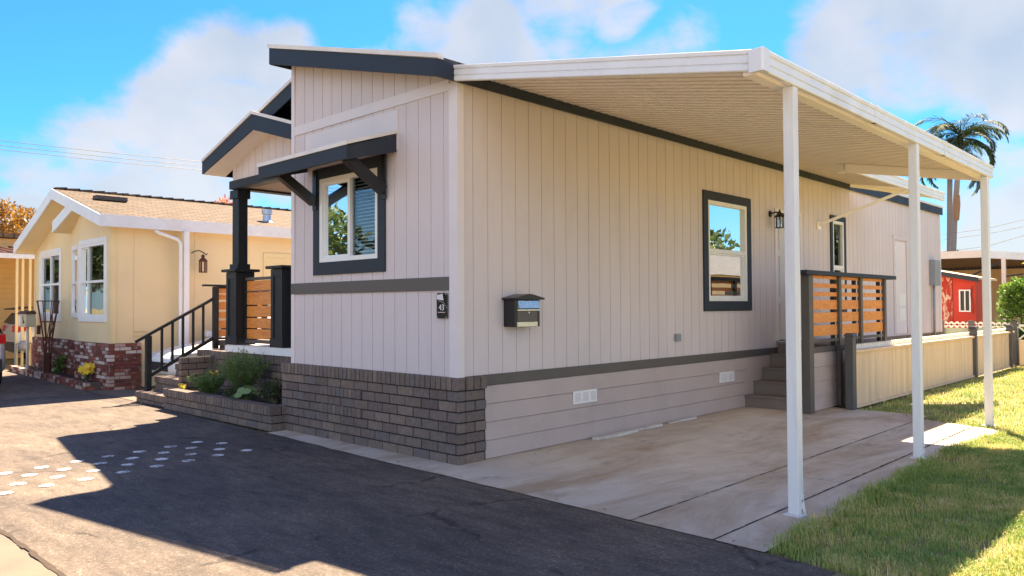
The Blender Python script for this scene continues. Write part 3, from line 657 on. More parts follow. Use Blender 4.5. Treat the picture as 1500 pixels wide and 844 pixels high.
# ------------------------------------------------------------------ carport
K = thing('carport', (3.2,3.2,0), 'large white aluminium carport roof on three square posts beside the grey house', 'carport')
CY0, CY1, CX = -.05, 6.58, 3.285
def cz(x): return 4.03-.1845*x     # top of fascia line
pn = MB()
y = CY0+.03
prof = []
while y < CY1-.05:
    prof += [(y,0),(y+.150,0)]; y += .150
ring0 = [(.056,a,cz(.05)-.05+b) for a, b in prof]; ring1 = [(CX-.02,a,cz(CX)-.075+b) for a, b in prof]
pn.rings([ring0, ring1], caps=False, closed=False)
top0 = [(.056,a,cz(.05)-.01+b*.1) for a, b in prof]; top1 = [(CX-.02,a,cz(CX)-.02+b*.1) for a, b in prof]
pn.rings([top0, top1], caps=False, closed=False)
rp = pn.build('roof_pan', M['pan'], K)
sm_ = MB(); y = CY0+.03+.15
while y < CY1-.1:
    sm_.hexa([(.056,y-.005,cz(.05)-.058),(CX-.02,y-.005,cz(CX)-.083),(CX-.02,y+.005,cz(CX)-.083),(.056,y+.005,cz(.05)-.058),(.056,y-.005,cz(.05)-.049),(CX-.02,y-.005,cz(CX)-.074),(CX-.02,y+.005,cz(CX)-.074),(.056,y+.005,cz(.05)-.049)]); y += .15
sm_.build('pan_seam', M['seam'], rp)  # thin strips coloured as the shadow lines between pans
def gutterprofile(h0, h1):      # (offset out, height fraction)
    return [(0,0),(.034,0),(.040,.04),(.040,.30),(.030,.33),(.030,.36),(.040,.39),(.040,.70),(.033,.73),(.033,.76),(.046,.80),(.050,.97),(.046,1),(0,1)]
ff = MB()
ra = [(.054, CY0-o, cz(.05)-.155+.155*h) for o, h in gutterprofile(0,1)]; rb_ = [(CX, CY0-o, cz(CX)-.155+.155*h) for o, h in gutterprofile(0,1)]
ff.rings([ra, rb_]); ff.build('front_fascia', M['alu'], K)
ff = MB()
ra = [(CX+.001+o, CY0, cz(CX)-.158+.158*h) for o, h in gutterprofile(0,1)]; rb_ = [(CX+.001+o, CY1, cz(CX)-.158+.158*h) for o, h in gutterprofile(0,1)]
ff.rings([ra, rb_]); ff.build('side_gutter', M['alu'], K)
ff = MB(); c0 = cz(CX)
ff.prism([(CX-.06,CY0-.054),(CX+.04,CY0-.060),(CX+.057,CY0-.045),(CX+.055,CY0+.04),(CX+.052,CY0+.04),(CX-.06,CY0-.051)], 'z', c0-.162, c0+.003); ff.build('corner_cap', M['alu'], K, bevel=.003)
ff = MB(); ff.hexa([(1.42,CY1-.06,cz(1.42)-.20),(CX,CY1-.06,cz(CX)-.20),(CX,CY1,cz(CX)-.20),(1.42,CY1,cz(1.42)-.20)]+[(1.42,CY1-.06,cz(1.42)-.066),(CX,CY1-.06,cz(CX)-.078),(CX,CY1,cz(CX)-.078),(1.42,CY1,cz(1.42)-.066)]); ff.build('rear_beam', M['pan'], K, bevel=.004)
for y in (2.15, 4.35): ff = MB(); ff.prism([(CX+.001+o*1.07+(.003 if o else 0), cz(CX)-.158+.16*h) for o, h in gutterprofile(0,1)], 'y', y, y+.07); ff.build('gutter_sleeve', M['alu'], K)
ff = MB(); ff.box(3.15,3.243,CY0+.01,CY1-.065,cz(3.2)-.175,cz(3.2)-.088); ff.build('header_beam', M['pan'], K, bevel=.004)
for i, y in enumerate((.48,3.44,6.36)):
    p = MB(); a = .0435; x = 3.272
    p.box(x-a,x+a,y-a,y+a,.012,cz(3.2)-.176); pp = p.build('post', M['post'], K, bevel=.007)
    for zz in (.05,.12):
        q = MB(); q.box(x+a+.0065,x+a+.012,y-.008,y+.008,zz-.008,zz+.008); q.build('bolt', M['grey'], pp)
    q = MB(); q.box(x-.075,x+.06,y-.06,y+.06,.0045,.0115); q.box(x+a+.001,x+a+.006,y-.035,y+.035,.008,.16); q.build('foot_bracket', M['post'], pp)
    if i == 0:
        q = MB(); q.face([(x+a+.006,y-.01,.07),(x+a+.025,y+.0,.02),(x+a+.022,y+.03,.03),(x+a+.006,y+.03,.12)]); q.build('torn_tape', M['drip'], pp)
# rear patio cover with its brace
P2 = thing('patio_cover', (.8,9,0), 'smaller white patio roof behind the carport over the side deck', 'awning')
PW = 1.40
m_ = MB(); m_.hexa([(.056,6.42,cz(.056)-.044),(PW,6.42,cz(PW)-.052),(PW,11.5,cz(PW)-.052),(.056,10.4,cz(.056)-.044),(.056,6.42,cz(.056)-.012),(PW,6.42,cz(PW)-.02),(PW,11.5,cz(PW)-.02),(.056,10.4,cz(.056)-.012)]); pr2 = m_.build('roof_pan', M['pan'], P2)
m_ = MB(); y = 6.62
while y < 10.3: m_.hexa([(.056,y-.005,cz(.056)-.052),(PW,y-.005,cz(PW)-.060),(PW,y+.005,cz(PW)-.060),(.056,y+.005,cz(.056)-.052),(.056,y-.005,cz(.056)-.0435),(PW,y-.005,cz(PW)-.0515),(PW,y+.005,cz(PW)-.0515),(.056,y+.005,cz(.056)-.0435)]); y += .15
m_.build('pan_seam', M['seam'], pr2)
ff = MB(); ra = [(PW+.001+o,6.59,cz(PW)-.158+.165*h) for o, h in gutterprofile(0,1)]; rb_ = [(PW+.001+o,11.55,cz(PW)-.158+.165*h) for o, h in gutterprofile(0,1)]; ff.rings([ra, rb_]); ff.build('gutter', M['alu'], P2)
ff = MB(); ff.hexa([(.056,10.405,cz(.056)-.10),(PW,11.505,cz(PW)-.13),(PW,11.54,cz(PW)-.13),(.056,10.44,cz(.056)-.10),(.056,10.405,cz(.056)-.01),(PW,11.505,cz(PW)-.01),(PW,11.54,cz(PW)-.01),(.056,10.44,cz(.056)-.01)]); ff.build('end_fascia', M['pan'], P2)
ff = MB(); ff.box(PW-.10,PW-.01,6.50,6.60,cz(PW)-.20,cz(PW)-.07); ff.build('downspout_stub', M['drip'], P2, bevel=.01)
ff = MB(); ff.bar((.02,8.95,3.06),(PW-.02,9.45,3.62),.05,.05); ff.box(.001,.03,8.87,9.03,2.98,3.12); ff.build('brace', M['pan'], P2)
# ------------------------------------------------------------------ things on and around the grey house
def panelled(name): pass
# brick steps
S = thing('brick_steps', (-7.35,.6,0), 'grey brick front steps with soldier-course edges climbing to the porch', 'steps')
fr = [(-.16,.18),(.16,.41),(.51,.61),(.90,.84),(1.30,1.0)]
zprev = 0
for i, (y0, zt) in enumerate(fr):
    x1 = -6.72 if i == 0 else -6.70
    bk, mo = MB(), MB()
    sol = .105; rest = zt-sol-(zprev if i else 0); n = max(1, round(rest/.1)); 
    base = zprev if i else 0
    bricks(bk, mo, 'y', y0, -1, -8.0, x1, base-.02 if i else 0, n, (rest+(.02 if i else 0))/n, .26, .14, sol)
    yn = fr[i+1][0] if i < 4 else 2.25
    # tread bricks
    x = -8.0
    while x < x1-.05:
        bk.box(x+.004, min(x+.2, x1)-.004, y0+.142, yn+.12, zt-.05, zt-.004-R.random()*.003); x += .2
    mo.box(-7.99, x1-.01, y0+.15, 2.2, max(0, base-.05), zt-.05)
    st = bk.build('step', M['brick'], S, bevel=.003); mo.build('mortar', M['mortar'], st)
    zprev = zt
bk, mo = MB(), MB()
bricks(bk, mo, 'x', -6.70, 1, .05, 2.2, .0, 8, .1, .26, .1); st = bk.build('side_cheek', M['brick'], S, bevel=.003); mo.build('mortar', M['mortar'], st)
B(-6.698,-6.262,1.3,2.2,.0,.995).build('landing', M['step'], S)
# planter
Pn = thing('brick_planter', (-5,.2,0), 'low grey brick planter box full of shrubs below the porch', 'planter')
bk, mo = MB(), MB()
bricks(bk, mo, 'y', -.22, -1, -6.69, -3.335, 0, 2, .103, .272, .15, .115); bricks(bk, mo, 'x', -3.335, 1, -.068, .0, 0, 2, .103, .272, .15, .115)
w = bk.build('brick_wall', M['brick'], Pn, bevel=.003); mo.build('mortar', M['mortar'], w)
so = MB(); nx = 40
for i in range(nx):
    for j in range(8):
        def q(i, j): x = -6.68+i*(3.19/nx); y = -.07+j*(.69/8); return (x, y, .25+.03*mnoise.noise((x*5, y*5, 1)))
        so.face([q(i,j), q(i+1,j), q(i+1,j+1), q(i,j+1)])
so.build('soil', M['soil'], Pn)
# stair handrail
SR = thing('stair_railing', (-7.95,.6,0), 'dark handrail with thin balusters beside the brick front steps', 'railing')
xr = -7.95
def rl(y): return 1.085+(y+.08)*(1.80-1.085)/(1.24+.08)
t = MB(); t.box(xr-.045,xr+.045,-.03,.06,.18,rl(.02)-.02); t.build('post', M['porchdark'], SR, bevel=.004)
t = MB(); t.box(xr-.045,xr+.045,1.16,1.25,.84,1.98); t.build('post', M['porchdark'], SR, bevel=.004)
t = MB(); t.bar((xr,-.20,rl(-.20)),(xr,1.16,rl(1.16)),.06,.05); t.build('top_rail', M['porchdark'], SR, bevel=.008)
t = MB(); t.bar((xr,.06,rl(.06)-.72),(xr,1.16,rl(1.16)-.72),.045,.06); t.build('bottom_rail', M['porchdark'], SR, bevel=.004)
for i in range(5):
    y = .06+(1.10)*(i+1)/6; t = MB(); t.box(xr-.018,xr+.018,y-.018,y+.018,rl(y)-.70,rl(y)-.02); t.build('baluster', M['porchdark'], SR)
# level slatted panels on the porch
def slat_panel(parent, axis, fixed, u0, u1, bands, th=.02, mat='cedarx'):
    for i, (za, zb) in enumerate(bands):
        m = MB()
        if axis == 'x': m.box(fixed-th/2, fixed+th/2, u0, u1, za, zb)
        else: m.box(u0, u1, fixed-th/2, fixed+th/2, za, zb)
        m.build('slat', M[mat], parent, bevel=.002)
LP_ = thing('slatted_railing', (-7.95,1.7,1), 'short cedar slat railing panel with dark flat cap at the top of the brick steps', 'railing')
slat_panel(LP_, 'x', xr, 1.252, 2.13, [(1.86,1.95),(1.74,1.84),(1.56,1.70),(1.40,1.52),(1.22,1.36),(1.06,1.19)], mat='cedarx')
t = MB(); t.box(xr-.07,xr+.07,.98,2.23,1.985,2.02); t.build('cap', M['porchdark'], LP_, bevel=.004)
t = MB(); t.box(xr-.045,xr+.045,2.132,2.22,1.0,1.98); t.build('post', M['porchdark'], LP_)
for za, zb in ((1.95,1.984),(1.01,1.05)): t = MB(); t.box(xr-.03,xr+.03,1.252,2.131,za,zb); t.build('rail', M['porchdark'], LP_)
FP = thing('slatted_railing', (-5.4,.75,1), 'cedar slat railing panel in a dark frame between the two porch pedestals', 'railing')
slat_panel(FP, 'y', .765, -5.88, -4.86, [(1.86,2.02),(1.64,1.84),(1.45,1.62),(1.27,1.43),(1.10,1.25)], mat='cedar')
for za, zb in ((2.03,2.075),(1.845,1.858),(1.03,1.085)): t = MB(); t.box(-5.905,-4.852,.735,.797,za,zb); t.build('rail', M['darkgrey'], FP)
for x0 in (-5.926,-4.858+.0):
    t = MB(); t.box(x0,x0+.026,.73,.80,1.086,2.029); t.build('stile', M['porchdark'], FP)
for z in (1.83,1.615,1.425,1.245,1.95,1.075): t = MB(); t.box(-5.895,-5.62,.777,.80,z-.012,z+.028); t.build('backing_block', M['black'], FP)

# side steps, side deck and its slatted rail
SS = thing('side_steps', (.5,6.6,0), 'brown painted steps up to the side door of the grey house', 'steps')
fr = [(6.02,.19),(6.32,.39),(6.63,.58),(6.91,.79),(7.195,.960)]
for i, (y0, zt) in enumerate(fr):
    z0 = 0 if i == 0 else fr[i-1][1]
    yb = fr[i+1][0]+.02 if i < 4 else 7.5
    m_ = MB(); m_.box(.024,1.02,y0,yb,z0+.001,zt-.028); st = m_.build('riser', M['step'], SS)
    m_ = MB(); m_.box(.024,1.02,y0-.022,yb-.023,zt-.027,zt); m_.build('tread', M['step'], st, bevel=.004)
DK = thing('side_deck', (.5,8.5,0), 'raised side deck with tan lap siding skirt under the patio roof', 'deck')
m_ = MB()
for i in range(8): m_.box(.024+i*.126,.024+i*.126+.12,7.501,9.5,.93,.961)
m_.build('deck_board', M['step'], DK)
m_ = MB()
for i in range(4):
    z0 = .015+i*.215
    m_.hexa([(1.03,6.13,z0),(1.06,6.13,z0),(1.06,9.45,z0),(1.03,9.45,z0),(1.03,6.13,z0+.21),(1.045,6.13,z0+.21),(1.045,9.45,z0+.21),(1.03,9.45,z0+.21)])
m_.build('lap_skirting', M['lap'], DK)
B(1.02,1.07,6.12,9.5,.88,.955).build('rim_board', M['darkgrey'], DK)
RP = thing('slatted_railing', (1.09,7.5,0), 'long cedar slat rail with dark posts and cap in front of the side door', 'railing')
for y in (5.92,):
    t = MB(); t.box(1.01,1.13,y-.075,y+.075,.004,2.03); t.build('post', M['darkgrey'], RP, bevel=.004)
for y, z in ((7.02,.02),(7.92,.9),(9.05,.9)):
    t = MB(); t.box(1.075,1.135,y-.045,y+.045,z,2.03); t.build('post', M['darkgrey'], RP, bevel=.004)
    t = MB(); t.box(1.01,1.06,y-.11,y-.046,.96,2.03); t.build('backing_stud', M['black'], RP)
t = MB(); t.box(.99,1.20,5.62,9.42,2.031,2.095); t.build('cap', M['dark'], RP, bevel=.006)
t = MB(); t.box(1.07,1.11,5.996,9.0,1.03,1.075); t.build('bottom_rail', M['darkgrey'], RP)
for ya, yb in ((5.997,6.972),(7.068,7.872),(7.968,9.002)):
    slat_panel(RP, 'x', 1.085, ya, yb, [(1.985,2.03),(1.85,1.915),(1.72,1.785),(1.52,1.665),(1.325,1.475),(1.125,1.285)], mat='cedarx')
# mailbox
MBX = thing('wall_mailbox', (.1,.86,1.38), 'black locking wall mailbox with two steel flaps on the grey side wall', 'mailbox')
y0, y1, z0, z1 = .655, 1.045, 1.375, 1.665
m_ = MB(); m_.prism([(.002,z0),(.175,z0),(.175,z1),(.002,z1)], 'y', y0, y1)
m_.v = m_.v; bx = m_.build('case', M['black'], MBX, bevel=.005)
m_ = MB(); m_.prism([(y0-.03,z1+.001),(y1+.04,z1+.001),(y1+.04,z1+.02),((y0+y1)/2+.03,z1+.062),((y0+y1)/2-.03,z1+.062),(y0-.03,z1+.02)], 'x', .001, .215); m_.build('lid', M['black'], MBX, bevel=.004)
m_ = MB(); m_.prism([(.1755,z1-.095),(.185,z1-.10),(.205,z1-.09),(.19,z1-.012),(.1755,z1-.008)], 'y', y0+.03, y1-.03); m_.build('flap', M['steel'], MBX)
m_ = MB(); m_.box(.1755,.195,y0+.02,y1-.015,z1-.118,z1-.103); m_.build('flap_lip', M['steel'], MBX)
m_ = MB(); m_.box(.1755,.186,y0+.02,y1-.05,z0+.004,z0+.052); m_.build('lower_flap', M['steel'], MBX)
m_ = MB(); m_.box(.1752,.181,y0+.03,y1-.05,z0+.055,z1-.12); f_ = m_.build('front_door', M['darkgrey'], MBX, bevel=.002)
m_ = MB(); m_.box(.1812,.186,.85,.868,z1-.145,z1-.127); m_.build('lock', M['steel'], f_)
# number plaque
def text_mesh(name, s, size, mat, parent, mtx, depth=.002):
    cu = bpy.data.curves.new(name, 'FONT'); cu.body = s; cu.size = size; cu.extrude = depth; cu.align_x = 'CENTER'; cu.align_y = 'CENTER'
    o = bpy.data.objects.new(name, cu); col.objects.link(o)
    me = bpy.data.meshes.new_from_object(o.evaluated_get(bpy.context.evaluated_depsgraph_get())); bpy.data.objects.remove(o)
    me.transform(mtx); me.materials.clear(); me.materials.append(mat)
    o = bpy.data.objects.new(name, me); col.objects.link(o); o.parent = parent; return o
NP = thing('house_number_plaque', (-.21,-.03,1.48), 'small glossy black plaque with white number 43 on the front corner', 'sign')
M['gloss'] = paint('glossy_black_acrylic', (.01,.012,.012), .05, .1, 2, bump=0)
m_ = MB(); m_.box(-.295,-.135,-.030,-.021,1.475,1.735); bp_ = m_.build('plate', M['gloss'], NP, bevel=.002)
text_mesh('number', '43', .085, M['white'], bp_, Matrix.Translation((-.215+.21,-.0315+.03,1.585-1.48)) @ Matrix.Rotation(PI/2, 4, 'X'))
m_ = MB(); m_.box(-.275,-.16,-.0325,-.0305,1.535,1.540); m_.build('rule_line', M['siding_trim'], bp_)
m_ = MB()
P_ = [(-.288,1.715),(-.20,1.728),(-.185,1.66),(-.288,1.672)]
m_.prism(P_, 'y', -.032, -.0305); m_.build('emblem', M['siding_trim'], bp_)
m_ = MB()
for a in range(7):
    t0 = .3+a*.2; m_.box(-.265+.02*a,-.265+.02*a+.022,-.0325,-.0305,1.652-.008*a*a*.25,1.660-.008*a*a*.25)
m_.build('emblem_curve', M['grey'], bp_)
for x in (-.284,-.146):
    for z in (1.487,1.723): m_ = MB(); m_.lathe((0,0,0),[(.0001,-.002),(.006,-.001),(.006,.001),(.0001,.002)],8); m_.v = [(x+a, -.033+c, z+b) for a, b, c in m_.v]; m_.build('screw', M['steel'], NP)
# wall lantern at the side door
WL = thing('wall_lantern', (.1,7.02,2.85), 'black coach lantern beside the side door on the grey wall', 'lamp')
m_ = MB(); m_.lathe((0,0,0),[(.0001,0),(.055,0),(.05,.02),(.02,.03),(.0001,.032)],14); m_.v = [(c, 7.0+a, 3.11+b) for a, b, c in m_.v]; m_.build('backplate', M['black'], WL)
m_ = MB(); m_.tube([(.02,7.0,3.11),(.09,7.0,3.13),(.16,7.0,3.12)],.014); m_.build('arm', M['black'], WL)
cx, cy = .17, 7.0
m_ = MB(); m_.lathe((cx,cy,2.86),[(.0001,0),(.07,0),(.075,.012),(.0001,.014)],12); m_.build('base', M['black'], WL)
m_ = MB(); m_.lathe((cx,cy,3.04),[(.09,0),(.085,.015),(.045,.06),(.02,.085),(.012,.11),(.018,.12),(.0001,.135)],12); m_.build('roof', M['black'], WL)
for a in range(6):
    m_ = MB(); p = (cx+.06*math.cos(a*PI/3), cy+.06*math.sin(a*PI/3)); m_.box(p[0]-.006,p[0]+.006,p[1]-.006,p[1]+.006,2.874,3.04); m_.build('cage_bar', M['black'], WL)
M['lampglass'] = glassmat('lantern_glass', (.85,.9,.9), .15)
m_ = MB(); m_.lathe((cx,cy,2.876),[(.05,0),(.05,.16)],12); m_.build('glass', M['lampglass'], WL)
m_ = MB(); m_.lathe((cx,cy,2.89),[(.012,0),(.012,.07),(.02,.09),(.0001,.115)],10); m_.build('bulb', M['white'], WL)
# chipped plank strip at the foot of the skirting
LO = MB()
pp = [(.10,2.05),(.16,2.05),(.20,2.5),(.17,2.9),(.10,2.95)]
LO.prism(pp, 'z', .006, .035)
LO.build('loose_plank', M['plank'], label='chipped white plank lying along the lap skirting, nearest piece', cat='plank', group='chipped planks by the skirting')
LO = MB(); LO.prism([(.06,2.98),(.13,2.97),(.14,3.5),(.06,3.6)], 'z', .006, .03); LO.build('loose_plank', M['plank'], label='chipped white plank second along the skirting, narrower than the first', cat='plank', group='chipped planks by the skirting')
LO = MB(); LO.prism([(.04,3.75),(.11,3.7),(.12,4.4),(.05,4.5)], 'z', .006, .026); LO.build('loose_plank', M['plank'], label='chipped white plank farthest along the skirting, toward the side steps', cat='plank', group='chipped planks by the skirting')

# ------------------------------------------------------------------ plants in the planter
def leaf(vs, fs, p, d, up, ln, w):
    d = d.normalized(); s = d.cross(up)
    if s.length < 1e-4: s = d.cross(Vector((1,0,0)))
    s.normalize(); i = len(vs)
    vs += [tuple(p), tuple(p+d*ln*.5+s*w*.5), tuple(p+d*ln), tuple(p+d*ln*.5-s*w*.5)]; fs.append((i,i+1,i+2,i+3))
def rdir(r=R):
    while 1:
        v = Vector((r.uniform(-1,1), r.uniform(-1,1), r.uniform(-1,1)))
        if .05 < v.length < 1: return v.normalized()
def feathery(name, c, h, rad, stems, label, mat='plant_feather', cat='shrub', group=None, leaf_ln=.055):
    t = thing(name, c, label, cat, group); m = MB(); st = MB(); c = Vector(c)
    for i in range(stems):
        a = R.random()*2*PI; lean = R.random()**.7; d = Vector((math.cos(a)*lean*rad/h, math.sin(a)*lean*rad/h, 1)); hh = h*R.uniform(.6,1.05)*(1-.25*lean)
        pts = [c+Vector((0,0,.0))+Vector((d.x*hh*s*(.5+.5*s), d.y*hh*s*(.5+.5*s), hh*s)) for s in (0,.25,.5,.75,1)]
        if i % 3 == 0: st.tube(pts, [.006,.005,.004,.003,.001], 4)
        for k in range(46):
            s = .12+.88*k/46; f = s*4; j = min(3, int(f)); p = pts[j].lerp(pts[j+1], f-j)
            dd = (pts[j+1]-pts[j]).normalized()*.8+rdir()*.7; leaf(m.v, m.f, p, dd, rdir(), leaf_ln*R.uniform(.7,1.4), .009)
    m.build('foliage', M[mat], t); st.build('stem', M['bark'], t); return t
feathery('rosemary_shrub', (-5.0,.25,.25), .74, .62, 260, 'tall feathery green shrub in the middle of the brick planter')
feathery('rosemary_shrub', (-5.7,.05,.25), .38, .42, 130, 'low feathery green shrub spilling at the left of the brick planter')
def leafball(name, c, r, n, mat, label, cat='shrub', ln=.05, w=.035, group=None, sq=1.0, stem=True):
    t = thing(name, c, label, cat, group); m = MB(); c = Vector(c)
    blobs = [(c+Vector((R.uniform(-.5,.5)*r[0], R.uniform(-.5,.5)*r[1], r[2]*R.uniform(.5,1.2))), R.uniform(.4,.65)) for _ in range(9)]
    for i in range(n):
        b, s = R.choice(blobs); d = rdir(); p = b+Vector((d.x*r[0], d.y*r[1], d.z*r[2]))*s*(R.random()**.4)
        if p.z < c.z: p.z = c.z+R.random()*.05
        leaf(m.v, m.f, p, (d+rdir()*.8), rdir(), ln*R.uniform(.6,1.3), w*R.uniform(.7,1.2))
    m.build('foliage', M[mat], t)
    if stem:
        s = MB()
        for i in range(7): e = R.choice(blobs)[0]; s.tube([c, c.lerp(e,.5)+rdir()*.03, e], [.012,.009,.004], 5)
        s.build('stem', M['bark'], t)
    return t
leafball('dark_shrub', (-3.85,.12,.26), (.34,.26,.22), 1500, 'plant_dark', 'dark brownish shrub against the house wall at the right end of the planter', ln=.04, w=.02)
leafball('dark_shrub', (-4.75,.02,.26), (.5,.2,.12), 900, 'plant_dark', 'low dark ground shrub along the front edge of the planter', ln=.045, w=.02)
def roundleaf(c, label):
    t = thing('round_leaf_plant', c, label, 'plant'); c = Vector(c); m = MB(); st = MB()
    for i in range(13):
        a = i*2.4; rr = .07+.018*i*.6; tip = c+Vector((math.cos(a)*rr, math.sin(a)*rr, .16-.008*i+R.uniform(0,.05))); st.tube([c, tip], .004, 4)
        nrm = (Vector((math.cos(a)*.6, math.sin(a)*.6, 1))+rdir()*.25).normalized(); u = nrm.orthogonal().normalized(); v = nrm.cross(u); s = R.uniform(.05,.085)
        m.face([tip+(u*math.cos(k*PI/5)+v*math.sin(k*PI/5))*s*(1+.08*math.sin(k*2.3)) for k in range(10)])
    m.build('leaf', M['plant_round'], t); st.build('stem', M['plant_feather'], t)
roundleaf((-4.42,-.0,.27), 'pale green round-leaved plant near the right of the planter')
def flowers(name, c, n, r, h, label, s=.03, stem='plant_feather'):
    t = thing(name, c, label, 'flowers'); c = Vector(c); m = MB(); st = MB(); lf = MB()
    for i in range(n):
        p = c+Vector((R.uniform(-r,r), R.uniform(-r,r)*.6, h*R.uniform(.65,1.1))); st.tube([c+Vector((R.uniform(-.03,.03),0,0)), c.lerp(p,.5)+Vector((0,0,.03)), p], .004, 4)
        nrm = (Vector((.8,-.7,.5))+rdir()*.5).normalized(); u = nrm.orthogonal().normalized(); v = nrm.cross(u)
        for k in range(6):
            a = k*PI/3; d = u*math.cos(a)+v*math.sin(a); e = u*-math.sin(a)+v*math.cos(a)
            m.face([p, p+d*s*.6+e*s*.4+nrm*s*.2, p+d*s*1.1+nrm*s*.15, p+d*s*.6-e*s*.4+nrm*s*.2])
        for k in range(5): leaf(lf.v, lf.f, c.lerp(p, R.uniform(.2,.9)), rdir()+Vector((0,0,.6)), rdir(), .06, .015)
    m.build('petal', M['petal'], t); st.build('stem', M['plant_feather'], t); lf.build('leaf', M[stem], t)
flowers('yellow_flowers', (-6.0,.28,.26), 16, .13, .30, 'small yellow flowers beside the steps at the left of the grey planter', .028)
flowers('yellow_flowers', (-6.55,-.02,.26), 9, .10, .10, 'low yellow flowers at the corner of the planter by the bottom step', .026)
# ------------------------------------------------------------------ the yellow house next door
N = thing('yellow_house', (-13,.3,0), 'cream yellow gabled house with white bay windows and a red brick skirt at left', 'house')
NR, NL, NP_ = -10.05, -16.05, -13.1
def nz(x): return 4.223-.27*(x-NP_) if x >= NP_ else 4.223-.355*(NP_-x)
BR = (-12.04,-10.60,1.42,2.92)
mb = MB(); siding(mb, 'y', .20, -1, -12.2, -10.28, .9, lambda u: min(nz(u)-.1, 9), 1.2, -11.0, [BR]); mb.build('front_wall', M['yellow'], N)
LWn = (-15.42,-13.98,1.42,2.88)
mb = MB(); siding(mb, 'y', .36, -1, -15.95, -13.1, .9, lambda u: nz(u)-.1, 1.2, -15.7, [LWn]); mb.build('front_wall', M['yellow'], N)
mb = MB(); mb.face([(-13.1,.33,.9),(-12.2,.20,.9),(-12.2,.20,1.42),(-13.1,.33,1.42)]); mb.face([(-13.1,.33,2.92),(-12.2,.20,2.92),(-12.2,.20,nz(-12.2)-.1),(-13.1,.33,nz(-13.1)-.1)]); mb.face([(-13.1,.33,.9),(-13.1,.36,.9),(-13.1,.36,4.1),(-13.1,.33,4.1)])
mb.face([(-13.1,.33,1.42),(-12.92,.304,1.42),(-12.92,.304,2.92),(-13.1,.33,2.92)]); mb.build('bay_wall', M['yellow'], N)
mb = MB(); siding(mb, 'x', -10.28, 1, .2, 14, .02, 3.36, 1.22, .62); mb.build('side_wall', M['yellow'], N)
mb = MB(); mb.face([(-15.95,.36,0),(-15.95,14,0),(-15.95,14,3.1),(-15.95,.36,3.1)]); mb.face([(-15.95,14,0),(-10.28,14,0),(-10.28,14,3.4),(-13.1,14,4.1),(-15.95,14,3.1)]); mb.build('rear_wall', M['yellow'], N)
B(-10.37,-10.265,.185,.199,.9,3.3).build('corner_board', M['yellowtrim'], N); B(-10.279,-10.266,.2,.29,.9,3.33).build('corner_board', M['yellowtrim'], N)
B(-15.97,-15.87,.345,.359,.9,3.05).build('corner_board', M['yellowtrim'], N)
bk, mo = MB(), MB()
bricks(bk, mo, 'y', .15, -1, -12.25, -10.22, 0, 13, .07, .21, .1, jit=.008); bricks(bk, mo, 'x', -10.22, 1, .252, .75, 0, 13, .07, .21, .1, jit=.008)
bricks(bk, mo, 'y', .31, -1, -15.99, -12.252, 0, 13, .07, .21, .1, jit=.008)
s_ = bk.build('brick_skirt', M['redbrick'], N); mo.build('mortar', M['redmortar'], s_)
window('y', .36, -1, LWn, .11, .12, .50, N, True, None, trimmat='white')
w = window('y', .20, -1, BR, .10, .10, .30, N, True, None, trimmat='white')
# cross rails and the angled bay light
def rail(w, axis, a, b, z, y): m = MB(); m.box(a, b, y-.012, y+.04, z-.025, z+.025); m.build('meeting_rail', M['white'], w)
for wd in [o for o in bpy.data.objects if o.parent == N and o.name.startswith('window')]:
    c = min(v.co.x for v in wd.data.vertices)-13+13
ws = [o for o in col.objects if o.parent == N and o.name.split('.')[0] == 'window']
rail(ws[0], 'y', -15.36, -14.03, 2.16, .36); rail(ws[1], 'y', -11.98, -10.66, 2.14, .20)
m = MB()
def ang(t, z): return (-12.92+t*.72, .304-t*.104, z)
fr_ = MB()
for a, b, za, zb in ((0,.1,1.40,2.95),(.93,1.0,1.40,2.95),(.1,.93,1.40,1.5),(.1,.93,2.85,2.95),(.1,.93,2.12,2.17)):
    A0, A1 = ang(a,0), ang(b,0); fr_.hexa([(A0[0],A0[1]-.03,za),(A1[0],A1[1]-.03,za),(A1[0],A1[1],za),(A0[0],A0[1],za),(A0[0],A0[1]-.03,zb),(A1[0],A1[1]-.03,zb),(A1[0],A1[1],zb),(A0[0],A0[1],zb)])
wa = fr_.build('window', M['white'], N)
g = MB(); g.face([ang(.1,1.5),ang(.93,1.5),ang(.93,2.85),ang(.1,2.85)]); g.build('pane', M['glass'], wa)
g = MB(); g.face([(-13.0,.7,1.3),(-12.0,.6,1.3),(-12.0,.6,3),(-13.0,.7,3)]); g.build('curtain', M['curtain'], wa)
for wd, (a, b, y) in ((ws[0],(-15.4,-14.0,.52)),(ws[1],(-12.05,-10.6,.36))):
    c = MB(); k = 60
    pr_ = [(a+(b-a)*i/k, y+.03*math.sin(i*1.3)) for i in range(k+1)]
    c.rings([[(x, yy, 1.45) for x, yy in pr_], [(x, yy, 2.15) for x, yy in pr_]], caps=False, closed=False); c.build('curtain', M['curtain'], wd)
